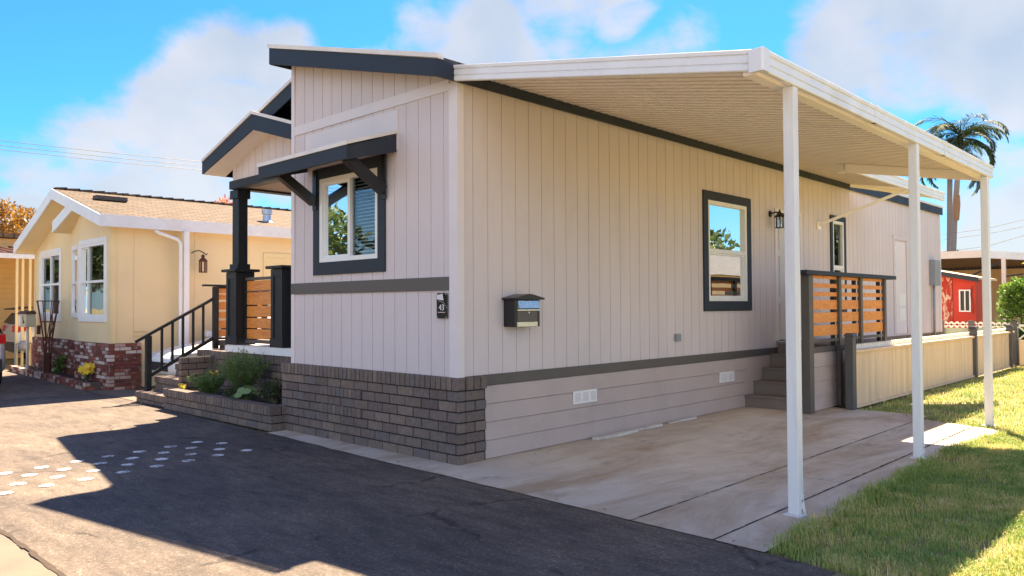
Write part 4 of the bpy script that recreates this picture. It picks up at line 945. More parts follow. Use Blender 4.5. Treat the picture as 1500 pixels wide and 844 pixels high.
# roof
rf = MB()
for x0, x1 in ((NL-.0, NP_), (NP_, NR)):
    rf.hexa([(x,y,nz(x)-.05) for x, y in ((x0,-.05),(x1,-.05),(x1,14.4),(x0,14.4))]+[(x,y,nz(x)) for x, y in ((x0,-.05),(x1,-.05),(x1,14.4),(x0,14.4))])
rf = rf.build('roof', M['shingle_tan'], N)
rc = MB()
for i in range(56): rc.hexa([(NP_-.13,-.04+i*.257,nz(NP_-.13)+.004),(NP_+.13,-.04+i*.257,nz(NP_+.13)+.004),(NP_+.13,.2+i*.257,nz(NP_+.13)+.015),(NP_-.13,.2+i*.257,nz(NP_-.13)+.015),(NP_-.12,-.04+i*.257,nz(NP_)+.012),(NP_+.12,-.04+i*.257,nz(NP_)+.012),(NP_+.12,.2+i*.257,nz(NP_)+.035),(NP_-.12,.2+i*.257,nz(NP_)+.035)])
rc.build('ridge_cap', M['shingle_tan'], rf)
f = MB()
for x0, x1 in ((NL-.01, NP_), (NP_, NR)):
    f.hexa([(x,y,nz(x)-.24) for x, y in ((x0,-.085),(x1,-.085),(x1,-.051),(x0,-.051))]+[(x,y,nz(x)-.012) for x, y in ((x0,-.085),(x1,-.085),(x1,-.051),(x0,-.051))])
f.build('fascia', M['white'], rf)
f = MB(); f.box(NR+.001,NR+.03,-.085,14.4,3.165,3.40); f.build('fascia', M['alu'], rf)
f = MB(); f.box(NL-.03,NL-.011,-.085,14.4,nz(NL)-.24,nz(NL)-.01); f.build('fascia', M['white'], rf)
so = MB()
for x0, x1 in ((NL, NP_), (NP_, NR)): so.hexa([(x,y,nz(x)-.215) for x, y in ((x0,-.05),(x1,-.05),(x1,.36),(x0,.36))]+[(x,y,nz(x)-.19) for x, y in ((x0,-.05),(x1,-.05),(x1,.36),(x0,.36))])
so.build('soffit', M['yellow'], rf)
so = MB(); so.box(-10.279,NR,.361,14.3,3.20,3.215); so.build('soffit', M['yellow'], rf)
# little bay gable under the main rake
b = MB(); P4 = [(-13.22,3.262),(-11.95,3.69)]
b.hexa([(-13.22,.0,3.255),(-11.9,.0,3.64),(-11.9,.33,3.64),(-13.22,.33,3.255),(-13.22,.0,3.50),(-11.9,.0,3.89),(-11.9,.33,3.89),(-13.22,.33,3.50)]); bg = b.build('bay_roof', M['yellow'], N)
b = MB(); b.hexa([(-13.22,-.03,3.255),(-11.9,-.03,3.64),(-11.9,-.001,3.64),(-13.22,-.001,3.255),(-13.22,-.03,3.50),(-11.9,-.03,3.87),(-11.9,-.001,3.87),(-13.22,-.001,3.50)]); b.build('fascia', M['white'], bg)
B(-12.07,-11.82,.42,1.05,3.90,4.00).build('roof_vent', paint('brown_roof_vent', (.085,.066,.060), .6), rf, bevel=.01)
v = MB(); v.lathe((-10.75,3.75,3.56),[(.16,0),(.10,.04),(.085,.18),(.085,.2),(.12,.2),(.12,.31),(.0001,.32)],14); v.build('vent_pipe', M['galv'], rf, smooth=False)
p = MB(); p.box(-10.10,-9.99,1.50,1.61,0,3.17); pt = p.build('eave_post', M['white'], N, bevel=.004)
p = MB(); p.tube([(-10.02,.93,3.14),(-10.02,1.0,3.10),(-10.02,1.38,2.99),(-10.02,1.44,2.9),(-10.02,1.44,.1)],.036,8); p.build('downspout', M['white'], pt)
d = MB(); d.box(-10.279,-10.262,3.5,4.5,.3,2.72); dd = d.build('side_door', M['yellowtrim'], N)
d = MB(); d.box(-10.279,-10.25,3.4,3.499,.3,2.82); d.box(-10.279,-10.25,4.501,4.6,.3,2.82); d.box(-10.279,-10.25,3.5,4.5,2.721,2.82); d.build('casing', M['yellowtrim'], dd)
d = MB(); d.tube([(-10.26,.62,1.13),(-10.25,.85,1.13),(-10.25,.88,1.09),(-10.25,.85,1.05),(-10.26,.62,1.05)],.012,6); d.build('hose_bracket', M['yellowtrim'], N)
LN = thing('hanging_lantern', (-10.1,1.9,2.3), 'small dark lantern hanging from a curled hook on the yellow side wall', 'lamp')
d = MB(); d.tube([(-10.27,1.78,2.74),(-10.2,1.80,2.78),(-10.1,1.86,2.79),(-10.02,1.93,2.74),(-10.0,1.97,2.70),(-9.98,1.98,2.73)],.012,6); d.build('hook', M['black'], LN)
LC = (-10.05,1.92,2.33)
d = MB(); d.lathe(LC,[(.0001,0),(.085,0),(.085,.02),(.0001,.025)],12); d.build('base', M['rust'], LN)
d = MB(); d.lathe(LC,[(.085,.23),(.09,.25),(.045,.30),(.03,.31),(.03,.34),(.05,.345),(.02,.37),(.0001,.375)],12); d.build('roof', M['rust'], LN)
for a in range(6): d = MB(); px, py = LC[0]+.072*math.cos(a*PI/3), LC[1]+.072*math.sin(a*PI/3); d.box(px-.009,px+.009,py-.009,py+.009,LC[2]+.024,LC[2]+.23); d.build('cage_bar', M['rust'], LN)
d = MB(); d.tube([(LC[0],LC[1],LC[2]+.37),(LC[0],LC[1],2.74)],.006,5); d.build('chain', M['black'], LN)
# its flower bed
FB = thing('brick_flower_bed', (-14,0,0), 'low red brick bed edge in front of the yellow house', 'planter')
bk, mo = MB(), MB()
def skewbed(x0, y0, x1, y1):
    n = int((x1-x0)/.2)
    for c in range(2):
        for i in range(n):
            a = (i+.5*(c%2))/n; b = min(1, a+1/n-.004/(x1-x0)); xa = x0+(x1-x0)*a; xb = x0+(x1-x0)*b; ya = y0+(y1-y0)*a+R.uniform(-.012,.012); 
            bk.box(xa, xb-.01, ya, ya+.11, c*.075, c*.075+.066)
    mo.hexa([(x0,y0+.015,0),(x1,y1+.015,0),(x1,y1+.1,0),(x0,y0+.1,0),(x0,y0+.015,.135),(x1,y1+.015,.135),(x1,y1+.1,.135),(x0,y0+.1,.135)])
skewbed(-17.3,.12,-10.62,-.16)
bricks(bk, mo, 'x', -10.6, 1, -.15, .14, 0, 2, .075, .2, .1, jit=.01)
s_ = bk.build('brick_edge', M['redbrick'], FB); mo.build('mortar', M['redmortar'], s_)
so = MB(); so.face([(-17.2,.2,.10),(-10.7,-.06,.10),(-10.7,.15,.13),(-12.2,.15,.13),(-12.25,.31,.13),(-17.2,.33,.13)]); so.build('soil', M['soil'], FB)
st = MB()
for i in range(26):
    x = R.uniform(-16.8,-14.2); y = R.uniform(.17,.28); s = R.uniform(.04,.09); st.hexa([(x-s,y-s*.6,.10),(x+s,y-s*.5,.10),(x+s*.8,y+s*.5,.10),(x-s*.7,y+s*.6,.10),(x-s*.6,y-s*.3,.10+s),(x+s*.5,y-s*.3,.11+s),(x+s*.5,y+s*.3,.10+s),(x-s*.4,y+s*.3,.11+s)])
st.build('pebbles', M['gutter'], FB, kind='stuff')
flowers('yellow_flowers', (-11.02,.0,.12), 16, .15, .30, 'bright yellow flowers in the red brick bed of the yellow house', .075, 'plant_dark')
leafball('bed_plant', (-13.35,.18,.12), (.12,.1,.25), 160, 'hedge', 'small bright green plant behind the rusty trellis', 'plant', .09, .05, stem=False)
T = thing('garden_trellis', (-13.75,.05,.1), 'rusty flared iron trellis in front of the left yellow house window', 'trellis')
def tr(a, z): r = .05+.17*max(0,(z-.55)/1.2)**1.2 if z > .55 else .07; return (-13.75+r*1.1*math.cos(a), .05+r*math.sin(a), z)
for i in range(8):
    m = MB(); a = i*PI/4+.2; m.tube([tr(a, z) for z in (.1,.55,.9,1.3,1.77)], .011, 5); m.build('rod', M['rust'], T)
for z in (.55,.95,1.3,1.765):
    m = MB(); m.tube([tr(k*PI/8, z) for k in range(17)], .011, 5); m.build('hoop', M['rust'], T)
for s in (0, PI/2):
    m = MB(); m.tube([tr(s+.2, .95), tr(s+.5,1.2), tr(s+.8,1.5)], .01, 5); m.tube([tr(s+1.4,.95), tr(s+1.1,1.2), tr(s+.8,1.5)], .01, 5); m.build('pointed_arch', M['rust'], T)
m = MB(); m.tube([(-13.75,.05,.1),(-13.75,.05,.6)],.06,8); m.build('trunk', M['rust'], T)
m = MB(); m.box(-13.93,-13.80,-.13,-.08,1.02,1.22); m.build('tag_plate', M['rust'], T)
NM = thing('post_mailbox', (-15.35,.05,0), 'beige mailbox on a pole with a small red bird, beside the yellow house', 'mailbox')
m = MB(); m.box(-15.66,-15.0,-.07,.13,1.16,1.47); mbx = m.build('box', M['mailbeige'], NM, bevel=.01)
m = MB(); m.hexa([(-15.69,-.1,1.471),(-14.97,-.1,1.471),(-14.97,.15,1.471),(-15.69,.15,1.471),(-15.66,-.02,1.54),(-15.0,-.02,1.54),(-15.0,.12,1.54),(-15.66,.12,1.54)]); m.build('lid', M['rust'], NM)
m = MB(); m.prism([(-15.30,1.40),(-15.24,1.42),(-15.22,1.34),(-15.12,1.28),(-15.16,1.24),(-15.27,1.25),(-15.26,1.33)], 'y', -.075, -.0705); m.build('bird_emblem', M['rust'], mbx)
m = MB(); m.box(-15.64,-15.47,-.075,-.0705,1.2,1.42); m.build('paper_notice', M['white'], mbx)
m = MB(); m.tube([(-15.34,.05,0),(-15.34,.05,1.16)],.03,8); m.build('pole', M['drip'], NM)

# ------------------------------------------------------------------ tan house beyond, its metal carport and cars
TH = thing('tan_house', (-24,3,0), 'tan clapboard house at the far left edge behind the parked car', 'house')
m = MB()
for i in range(24):
    z0 = i*.16; m.hexa([(-23.03,-1.5,z0),(-23.0,-1.5,z0),(-23.0,12,z0),(-23.03,12,z0),(-23.03,-1.5,z0+.158),(-23.015,-1.5,z0+.158),(-23.015,12,z0+.158),(-23.03,12,z0+.158)])
m.build('clapboard_wall', M['tan'], TH)
m = MB(); m.box(-29,-23.04,-1.5,12,0,3.85); m.build('house_body', M['tan'], TH)
m = MB(); m.hexa([(-29.5,-2,3.86),(-22.7,-2,3.86),(-22.7,12.5,3.86),(-29.5,12.5,3.86),(-27.5,-2,4.1),(-22.7,-2,4.0),(-22.7,12.5,4.0),(-27.5,12.5,4.1)]); m.build('roof', M['shingle_tan'], TH)
TC = thing('metal_carport', (-21,3,0), 'ribbed pale metal carport roof on thin white posts beside the tan house', 'carport')
m = MB(); m.hexa([(-22.95,-.9,3.50),(-19.0,-.9,3.05),(-19.0,10,3.05),(-22.95,10,3.50),(-22.95,-.9,3.53),(-19.0,-.9,3.08),(-19.0,10,3.08),(-22.95,10,3.53)])
rf_ = m.build('roof', M['metalroof'], TC)
m = MB()
y = -.85
while y < 9.9: m.hexa([(-22.95,y,3.531),(-19,y,3.081),(-19,y+.06,3.081),(-22.95,y+.06,3.531),(-22.95,y+.01,3.60),(-19,y+.01,3.15),(-19,y+.05,3.15),(-22.95,y+.05,3.60)]); y += .32
m.build('roof_rib', M['rust'], rf_)
m = MB(); m.box(-18.999,-18.96,-.95,10,2.99,3.13); m.build('gutter', M['alu'], TC)
for y in (.70,.84,1.02,5.5,9.2): m = MB(); m.box(-19.04,-18.98,y-.03,y+.03,0,2.99); m.build('post', M['yellowtrim'], TC)
GM = thing('gas_meter', (-18.7,.75,.2), 'grey utility meter and pipes at the foot of the thin white posts', 'meter')
m = MB(); m.lathe((-18.75,.83,.42),[(.0001,0),(.12,.02),(.14,.1),(.14,.2),(.1,.28),(.0001,.3)],12); m.build('body', M['grey'], GM, smooth=True)
m = MB(); m.tube([(-18.75,.62,0),(-18.75,.62,.62),(-18.75,.78,.66)],.03,6); m.tube([(-18.75,1.02,0),(-18.75,1.02,.62),(-18.75,.88,.66)],.03,6); m.build('pipe', M['grey'], GM)

def car(name, loc, ang, Lc, Wc, suv, mat, label):
    """heading +y in its own frame, turned by ang; rings lofted along the length"""
    t = thing(name, loc, label, 'car'); ca, sa = math.cos(ang), math.sin(ang)
    def T(x, y, z): return (loc[0]+x*ca-y*sa, loc[1]+x*sa+y*ca, loc[2]+z)
    h = Lc/2; w = Wc/2
    if suv: S_ = [(-h,.42,.80,.92,.86,.80),(-h+.06,.30,.95,1.12,.95,.82),(-h+.25,.26,1.02,1.50,.99,.70),(-h+.75,.24,1.02,1.66,1.0,.70),(-.2,.24,1.0,1.68,1.0,.72),(.55,.24,.99,1.60,1.0,.70),(h-1.25,.24,.98,1.06,1.0,.86),(h-.5,.26,.90,.98,.97,.80),(h-.08,.30,.78,.86,.90,.75),(h,.38,.66,.72,.78,.68)]
    else: S_ = [(-h,.40,.72,.84,.84,.76),(-h+.08,.30,.82,.98,.93,.80),(-h+.55,.24,.90,1.06,.98,.80),(-h+1.15,.22,.90,1.36,1.0,.68),(-.25,.22,.89,1.44,1.0,.68),(.35,.22,.88,1.40,1.0,.67),(h-1.35,.22,.87,.95,1.0,.85),(h-.55,.24,.78,.86,.97,.80),(h-.10,.30,.66,.73,.90,.74),(h,.38,.56,.62,.78,.66)]
    m = MB(); rg = []
    for y, zb, zm, zt, fw, ft in S_:
        W_ = w*fw; wt = w*ft; half = [(W_*.88,zb),(W_*.99,zb+.12),(W_,(zb+zm)/2+.03),(W_*.975,zm),(wt+(W_*.975-wt)*.12,zm+(zt-zm)*.86),(wt*.82,zt)]
        rg.append([T(x, y, z) for x, z in half]+[T(-x, y, z) for x, z in reversed(half)])
    m.rings(rg); b = m.build('body', mat, t, smooth=True); sm = b.modifiers.new('sub', 'SUBSURF'); sm.levels = 1; sm.render_levels = 2
    def P_(s, side, k):
        y, zb, zm, zt, fw, ft = S_[s]; W_ = w*fw; wt = w*ft; x = W_*.975+(wt-W_*.975)*k*.9; return T(side*(x+.012), y, zm+(zt-zm)*k)
    for side in (-1, 1):
        for a, c in ((2,3),(3,4),(4,5)) if suv else ((3,4),(4,5)):
            g = MB(); q = [P_(a, side, .12), P_(c, side, .12), P_(c, side, .80), P_(a, side, .80)]; mid = sum((Vector(v) for v in q), Vector())/4
            g.face([mid+(Vector(v)-mid)*.93 for v in q]); g.build('side_window', M['carplastic'], t)
    for a, c, nm in ((5,6,'windscreen'),((1,2,'rear_window') if suv else (2,3,'rear_window'))):
        g = MB(); ya, yc = S_[a], S_[c]; e = .02; lo, hi = (c, a) if a == 5 else (a, c)
        L_, H_ = S_[lo], S_[hi]
        sgn = .03 if a == 5 else -.03
        q = [T(-w*.74, L_[0]+sgn, L_[3]+.05), T(w*.74, L_[0]+sgn, L_[3]+.05), T(w*H_[5]*.86, H_[0]+sgn, H_[3]-.03), T(-w*H_[5]*.86, H_[0]+sgn, H_[3]-.03)]
        g.face(q); g.build(nm, M['carplastic'], t)
    for side in (-1, 1):
        for y in (-h+.85, h-.9):
            c = (side*(w-.10), y, .32); ty = MB(); rings_ = []
            for r, o in ((.20,-.09),(.31,-.10),(.325,-.06),(.325,.06),(.31,.10),(.20,.09)): rings_.append([T(c[0]+o, c[1]+r*math.cos(k*PI/12), c[2]+r*math.sin(k*PI/12)) for k in range(24)])
            ty.rings(rings_); wh = ty.build('wheel', M['tyre'], t)
            rm = MB(); rings_ = [[T(c[0]+side*o, c[1]+r*math.cos(k*PI/12), c[2]+r*math.sin(k*PI/12)) for k in range(24)] for r, o in ((.19,.05),(.19,.08),(.05,.06))]; rm.rings(rings_); rm.build('rim', M['steel'], wh)
        z = .95 if suv else .80
        tl = MB()
        tl.hexa([T(side*w*.55,-h-.012,z-.03),T(side*w*.93,-h+.02,z-.03),T(side*w*.99,-h+.30,z+.02),T(side*w*.6,-h+.2,z+.02),T(side*w*.5,-h+.0,z+.15),T(side*w*.93,-h+.05,z+.15),T(side*w*.985,-h+.30,z+.14),T(side*w*.6,-h+.2,z+.14)]); tl.build('tail_light', M['taillight'], t)
        hl = MB(); z = .72 if suv else .60
        hl.hexa([T(side*w*.50,h-.02,z),T(side*w*.86,h-.06,z),T(side*w*.955,h-.42,z+.08),T(side*w*.6,h-.3,z+.06),T(side*w*.50,h-.05,z+.13),T(side*w*.84,h-.10,z+.14),T(side*w*.945,h-.42,z+.17),T(side*w*.6,h-.3,z+.15)]); hl.build('headlight', M['headlight'], t)
        am = MB(); am.hexa([T(side*w*.985,h-.75,.62),T(side*w*1.0,h-.75,.62),T(side*w*1.0,h-.55,.62),T(side*w*.985,h-.55,.62),T(side*w*.985,h-.75,.66),T(side*w*1.0,h-.75,.66),T(side*w*1.0,h-.55,.66),T(side*w*.985,h-.55,.66)]); am.build('side_marker', M['amber'], t)
        mi = MB(); mi.hexa([T(side*(w+.02),.62,.98),T(side*(w+.2),.60,1.0),T(side*(w+.2),.72,1.0),T(side*(w+.02),.74,.98),T(side*(w+.02),.62,1.1),T(side*(w+.19),.60,1.12),T(side*(w+.19),.72,1.12),T(side*(w+.02),.74,1.1)]); mi.build('mirror', mat, t, bevel=.02)
    g = MB(); g.hexa([T(-w*.45,h-.03,.42),T(w*.45,h-.03,.42),T(w*.45,h+.012,.42),T(-w*.45,h+.012,.42),T(-w*.45,h-.05,.58),T(w*.45,h-.05,.58),T(w*.45,h+.0,.58),T(-w*.45,h+.0,.58)]); g.build('grille', M['carplastic'], t)
    g = MB(); g.hexa([T(-w*.85,-h-.02,.36),T(w*.85,-h-.02,.36),T(w*.85,-h+.1,.36),T(-w*.85,-h+.1,.36),T(-w*.85,-h-.02,.62),T(w*.85,-h-.02,.62),T(w*.85,-h+.1,.62),T(-w*.85,-h+.1,.62)]); g.build('bumper_insert', M['carplastic'], t)
    if suv:
        g = MB(); g.hexa([T(-w*.6,-h+.02,1.56),T(w*.6,-h+.02,1.56),T(w*.62,-h+.5,1.60),T(-w*.62,-h+.5,1.60),T(-w*.6,-h+.02,1.60),T(w*.6,-h+.02,1.60),T(w*.62,-h+.5,1.66),T(-w*.62,-h+.5,1.66)]); g.build('spoiler', M['carplastic'], t)
    return t
car('white_car', (-9.05,2.68,.0), PI, 4.1, 1.64, False, M['carwhite'], 'white car parked nose out beside the yellow house behind the handrail')
car('silver_suv', (-20.75,3.1,.0), 0, 4.4, 1.8, True, M['carsilver'], 'silver hatchback with red tail lights under the metal carport at far left')
car('silver_car', (-13.95,-2.03,.0), PI/2, 4.4, 1.76, True, M['carsilver'], 'silver car at the left picture edge on the asphalt, only its tail showing')

# ------------------------------------------------------------------ right-hand side: fences, shed, house behind
def flatwindow(y, x0, x1, z0, z1, parent):
    f = MB(); k = .035; f.box(x0,x1,y-.05,y-.001,z0,z0+k); f.box(x0,x1,y-.05,y-.001,z1-k,z1); f.box(x0,x0+k,y-.05,y-.001,z0+k,z1-k); f.box(x1-k,x1,y-.05,y-.001,z0+k,z1-k); m0 = (x0+x1)/2; f.box(m0-.015,m0+.015,y-.045,y-.001,z0+k,z1-k)
    w = f.build('window', M['white'], parent)
    for a, b in ((x0+k, m0-.015), (m0+.015, x1-k)): B(a,b,y-.018,y-.002,z0+k,z1-k).build('pane', M['carplastic'], w)
FN = thing('board_fence', (1.35,12,0), 'low beige board fence with dark posts along the lawn', 'fence')
bd = MB(); y = 6.86
while y < 17.6:
    w_ = .14; bd.box(1.338+R.uniform(-.003,.003), 1.356+R.uniform(-.003,.003), y, y+w_-.004, .05, .85); y += w_
bd.build('boards', M['fence'], FN)
B(1.32,1.40,6.86,17.62,.853,.895).build('cap_rail', M['fence'], FN, bevel=.005)
B(1.33,1.385,6.86,17.62,.01,.048).build('bottom_rail', M['fence'], FN)
for y, z in ((6.78,1.14),(13.85,1.08),(17.25,1.04)):
    p = MB(); p.box(1.30,1.42,y-.07,y+.07,0,z-.03); pp = p.build('post', M['fencepost'], FN, bevel=.004)
    p = MB(); p.hexa([(1.28,y-.09,z-.029),(1.44,y-.09,z-.029),(1.44,y+.09,z-.029),(1.28,y+.09,z-.029),(1.31,y-.06,z+.02),(1.41,y-.06,z+.02),(1.41,y+.06,z+.02),(1.31,y+.06,z+.02)]); p.build('cap', M['fencepost'], pp)
sc_ = MB(); y = 6.9
while y < 17.6:
    sc_.prism([(y+.005,.70),(y+.095,.70),(y+.095,.93),(y+.08,.965),(y+.05,.98),(y+.02,.965),(y+.005,.93)], 'x', 1.285, 1.30); y += .10
sc_.build('scalloped_pickets', M['scallop'], FN)
BF = thing('lattice_fence', (.5,18.6,0), 'pale green fence with white wavy lattice top in front of the red shed', 'fence')
B(-1.2,1.3,18.58,18.62,.02,.93).build('panel', paint('pale_green_fence', (.33,.38,.28), .7, .1, 3), BF)
wv = MB(); n = 44
for ph in (0, PI):
    pt_ = [(-1.2+2.5*i/(n*3), 18.56, 1.02+.06*math.sin(i*.42+ph)) for i in range(n*3+1)]
    wv.rings([[(x,y,z-.025),(x,y,z+.025),(x,y+.03,z+.025),(x,y+.03,z-.025)] for x, y, z in pt_])
wv.build('wavy_lattice', M['scallop'], BF)
for x in (-.52,.22,1.2): p = MB(); p.box(x-.07,x+.07,18.5,18.56,0,1.14); p.build('post', M['fencepost'], BF)
RF2 = thing('lattice_fence', (3,18,0), 'beige fence with white diamond lattice top at the right picture edge', 'fence')
B(1.42,6,18.0,18.04,.02,.66).build('panel', M['fence'], RF2)
lt_ = MB(); x = 1.42
while x < 5.8:
    for s in (0, 1): lt_.bar((x+.34*s,17.99-.01*s,.68),(x+.34*(1-s),17.99-.01*s,1.0),.022,.035)
    x += .17
lt_.build('lattice', M['scallop'], RF2); B(1.42,6,17.97,18.05,1.0,1.05).build('top_rail', M['scallop'], RF2)
SH = thing('red_shed', (-.6,20,0), 'bright red garden shed with small white window behind the fence', 'shed')
m = MB(); m.prism([(-1.6,0),(.0,0),(.0,2.28),(-1.6,2.62)], 'y', 20.0, 21.8); m.build('wall', M['red'], SH)
pl_, nt_, n_, l_, p_ = nodes('light_flecked_red_paint'); t_ = ntex(n_, l_, 5, 7, .7, (1.6,1,.5), 1.2); r_ = ramp(n_, [(.52,(.36,.024,.014)),(.57,(.6,.40,.30))]); l_.new(t_.outputs[0], r_.inputs[0]); l_.new(r_.outputs[0], p_.inputs['Base Color']); p_.inputs['Roughness'].default_value = .8  # pale flecks paint the lattice pattern of sunlight into the red
B(-1.5,-.60,19.97,19.999,.1,2.36).build('door', pl_, SH)  # flat panel that carries the painted light pattern
m = MB(); m.hexa([(-1.75,19.75,2.68),(.12,19.75,2.28),(.12,22,2.28),(-1.75,22,2.68),(-1.75,19.75,2.74),(.12,19.75,2.34),(.12,22,2.34),(-1.75,22,2.74)]); m.build('roof', M['beige'], SH)
m = MB(); m.hexa([(-1.75,19.74,2.62),(.14,19.74,2.20),(.14,19.7499,2.20),(-1.75,19.7499,2.62),(-1.75,19.74,2.74),(.14,19.74,2.34),(.14,19.7499,2.34),(-1.75,19.7499,2.74)]); m.build('roof_edge', M['dark'], SH)
flatwindow(20.0, -.42, -.12, 1.36, 2.0, SH)
m = MB()
for i in range(14): a = i/13*PI; m.tube([(-.08+.04*math.sin(a*2),19.95,1.3+.75*i/13),(-.08+.04*math.sin(a*2+.5),19.95,1.34+.75*i/13)],.012,5)
m.build('hanging_rope', M['rust'], SH)
HB = thing('rear_house', (0,28,0), 'beige house with a wide white carport roof behind the red shed', 'house')
m = MB(); m.box(-12,2.1,34,40,0,3.1); m.build('wall', M['beige'], HB)
m = MB(); m.hexa([(-12,25.9,3.48),(-1.1,25.9,3.40),(-1.1,34,3.20),(-12,34,3.28),(-12,25.9,3.54),(-1.1,25.9,3.46),(-1.1,34,3.26),(-12,34,3.34)]); rr_ = m.build('carport_roof', M['woodbrown'], HB)
m = MB(); m.hexa([(-12,25.86,3.28),(-1.05,25.86,3.22),(-1.05,25.899,3.22),(-12,25.899,3.28),(-12,25.86,3.56),(-1.05,25.86,3.48),(-1.05,25.899,3.48),(-12,25.899,3.56)]); m.build('fascia', M['drip'], rr_)
m = MB(); m.hexa([(-1.099,25.9,3.20),(2.2,30.5,3.0),(2.2,30.6,3.0),(-1.099,26.0,3.20),(-1.099,25.9,3.46),(2.2,30.5,3.26),(2.2,30.6,3.26),(-1.099,26.0,3.46)]); m.build('fascia', M['alu'], rr_)
m = MB(); m.face([(-1.099,26,3.36),(2.2,30.6,3.12),(2.2,34,3.1),(-1.099,34,3.19)]); m.build('carport_roof', M['woodbrown'], rr_)
m = MB(); m.box(-12,2.2,34.05,40.5,3.11,3.3); m.build('roof', M['shingle_dark'], HB)
flatwindow(34, -1.9, -1.0, 1.9, 2.7, HB)
flatwindow(34, .2, .9, 1.2, 2.5, HB)
for x, y, z in ((-.55,26.2,3.2),(.55,28.0,3.1),(1.25,29.0,3.05)): m = MB(); m.box(x-.06,x+.06,y-.06,y+.06,0,z); m.build('post', M['drip'], HB)
m = MB(); m.bar((-2.2,26.3,2.3),(-.55,26.3,3.1),.06,.06); m.bar((-.5,26.4,2.55),(1.2,28.9,2.9),.05,.05); m.build('brace', M['dark'], HB)
an = MB(); an.tube([(-.75,35,3.3),(-.75,35,5.2)],[.02,.012],5); an.tube([(-.75,35.0,4.3),(-.66,35,4.3)],.01,4); an.build('antenna', M['grey'], label='thin antenna mast on the roof of the rear house', cat='antenna')

def hedge(x0, x1, y0, y1, h, n, seed, label):
    r = random.Random(seed); t = thing('garden_hedge', ((x0+x1)/2, (y0+y1)/2, 0), label, 'hedge'); m = MB(); st = MB()
    for i in range(n):
        d = rdir(r); q = [math.copysign(abs(c)**.55, c) for c in d]; s = r.uniform(.72, 1.0)*(1+.13*mnoise.noise((d.x*2.5+seed, d.y*2.5, d.z*2.5)))
        p = Vector(((x0+x1)/2+q[0]*s*(x1-x0)/2, (y0+y1)/2+q[1]*s*(y1-y0)/2, h*.5+q[2]*s*h*.5))
        if p.z > .05: leaf(m.v, m.f, p, d*.8+rdir(r), rdir(r), .13*r.uniform(.6,1.3), .08)
    for k in range(9):
        x = x0+(x1-x0)*(k+.5)/9; st.tube([(x,(y0+y1)/2,0),(x+r.uniform(-.15,.15),(y0+y1)/2,h*.5),(x+r.uniform(-.3,.3),(y0+y1)/2+r.uniform(-.3,.3),h*.85)],[.035,.025,.008],5)
    m.build('foliage', M['hedge'], t); st.build('stem', M['bark'], t)
hedge(.72, 3.0, 18.75, 20.3, 2.28, 9000, 3, 'dense bright green hedge behind the lattice fence at right')
hedge(3.05, 6.2, 18.9, 20.6, 2.3, 6000, 4, 'green hedge continuing past the right picture edge')
sp = thing('young_tree', (1.75,18.9,0), 'thin young tree with yellow-green leaves rising over the hedge', 'tree')
m = MB(); st = MB()
for i in range(9):
    a = R.random()*2*PI; top = Vector((1.85+.5*math.cos(a)*R.random(), 18.9+.4*math.sin(a), R.uniform(2.2,2.95))); b0 = Vector((1.75,18.9,1.2)); st.tube([(1.75,18.9,0), b0, b0.lerp(top,.6)+Vector((0,0,.1)), top], [.03,.022,.012,.005], 5)
    for k in range(34): p = b0.lerp(top, R.uniform(.45,1.05)); leaf(m.v, m.f, p+rdir()*.06, rdir()+Vector((0,0,-.2)), rdir(), .16, .06)
m.build('crown', M['sapling'], sp); st.build('trunk', M['bark'], sp)

# palms
def palm(loc, hgt, lean, label, nf, seed):
    r = random.Random(seed); t = thing('palm_tree', loc, label, 'palm'); L0 = Vector(loc)
    top = L0+Vector((lean, 0, hgt))
    path = [L0+Vector((lean*s*s, 0, hgt*s)) for s in (0,.2,.4,.6,.8,.93)]
    m = MB(); m.tube(path, [.22,.17,.15,.14,.13,.13], 10); m.build('trunk', M['palmtrunk'], t, smooth=True)
    m = MB(); m.tube([path[-1], path[-1].lerp(top,.6), top+Vector((0,0,.35))],[.135,.15,.07],10); m.build('crownshaft', M['plant_dark'], t, smooth=True)
    if seed % 2: 
        m = MB(); m.tube([L0+Vector((lean*.5,-.02,hgt*.60)), L0+Vector((lean*.6,-.03,hgt*.68)), L0+Vector((lean*.62,-.03,hgt*.73))],[.145,.16,.135],9); m.build('dry_sheath', M['palmboot'], t)
    fr_ = MB(); rb2 = MB()
    for i in range(nf):
        a = i*2.399+r.uniform(-.3,.3); el = r.uniform(-.35,1.25); ln = r.uniform(2.3,3.1)
        d = Vector((math.cos(a), math.sin(a), 0)); pts = []; p = top+Vector((0,0,.25)); e = el; n = 10
        for k in range(n+1):
            pts.append(p.copy()); p = p+(d*math.cos(e)+Vector((0,0,math.sin(e))))*ln/n; e -= .165+.018*k
        rb2.tube(pts, [.028*(1-k/(n+2)) for k in range(n+1)], 4)
        for k in range(n*6):
            f = .8+k/6*(n-1)/n; j = min(n-1, int(f)); q = pts[j].lerp(pts[j+1], f-j); tg = (pts[j+1]-pts[j]).normalized(); sd = tg.cross(Vector((0,0,1))).normalized()
            u = f/n; ll = .75*(1-abs(u-.42)*1.15)*r.uniform(.8,1.1)
            for s in (-1, 1):
                dd = (sd*s*.75+tg*.65+Vector((0,0,-.55+.5*r.random()))).normalized(); leaf(fr_.v, fr_.f, q, dd, Vector((0,0,1)), max(.15, ll), .045)
    fr_.build('fronds', M['palm'], t); rb2.build('frond_ribs', M['plant_dark'], t)
palm((-5.80,40,0), 9.2, .12, 'left of the two tall palms behind the house, slimmer trunk', 19, 4)
palm((-5.52,39.2,0), 9.8, .55, 'right of the two tall palms, trunk with a dry orange sheath', 25, 7)

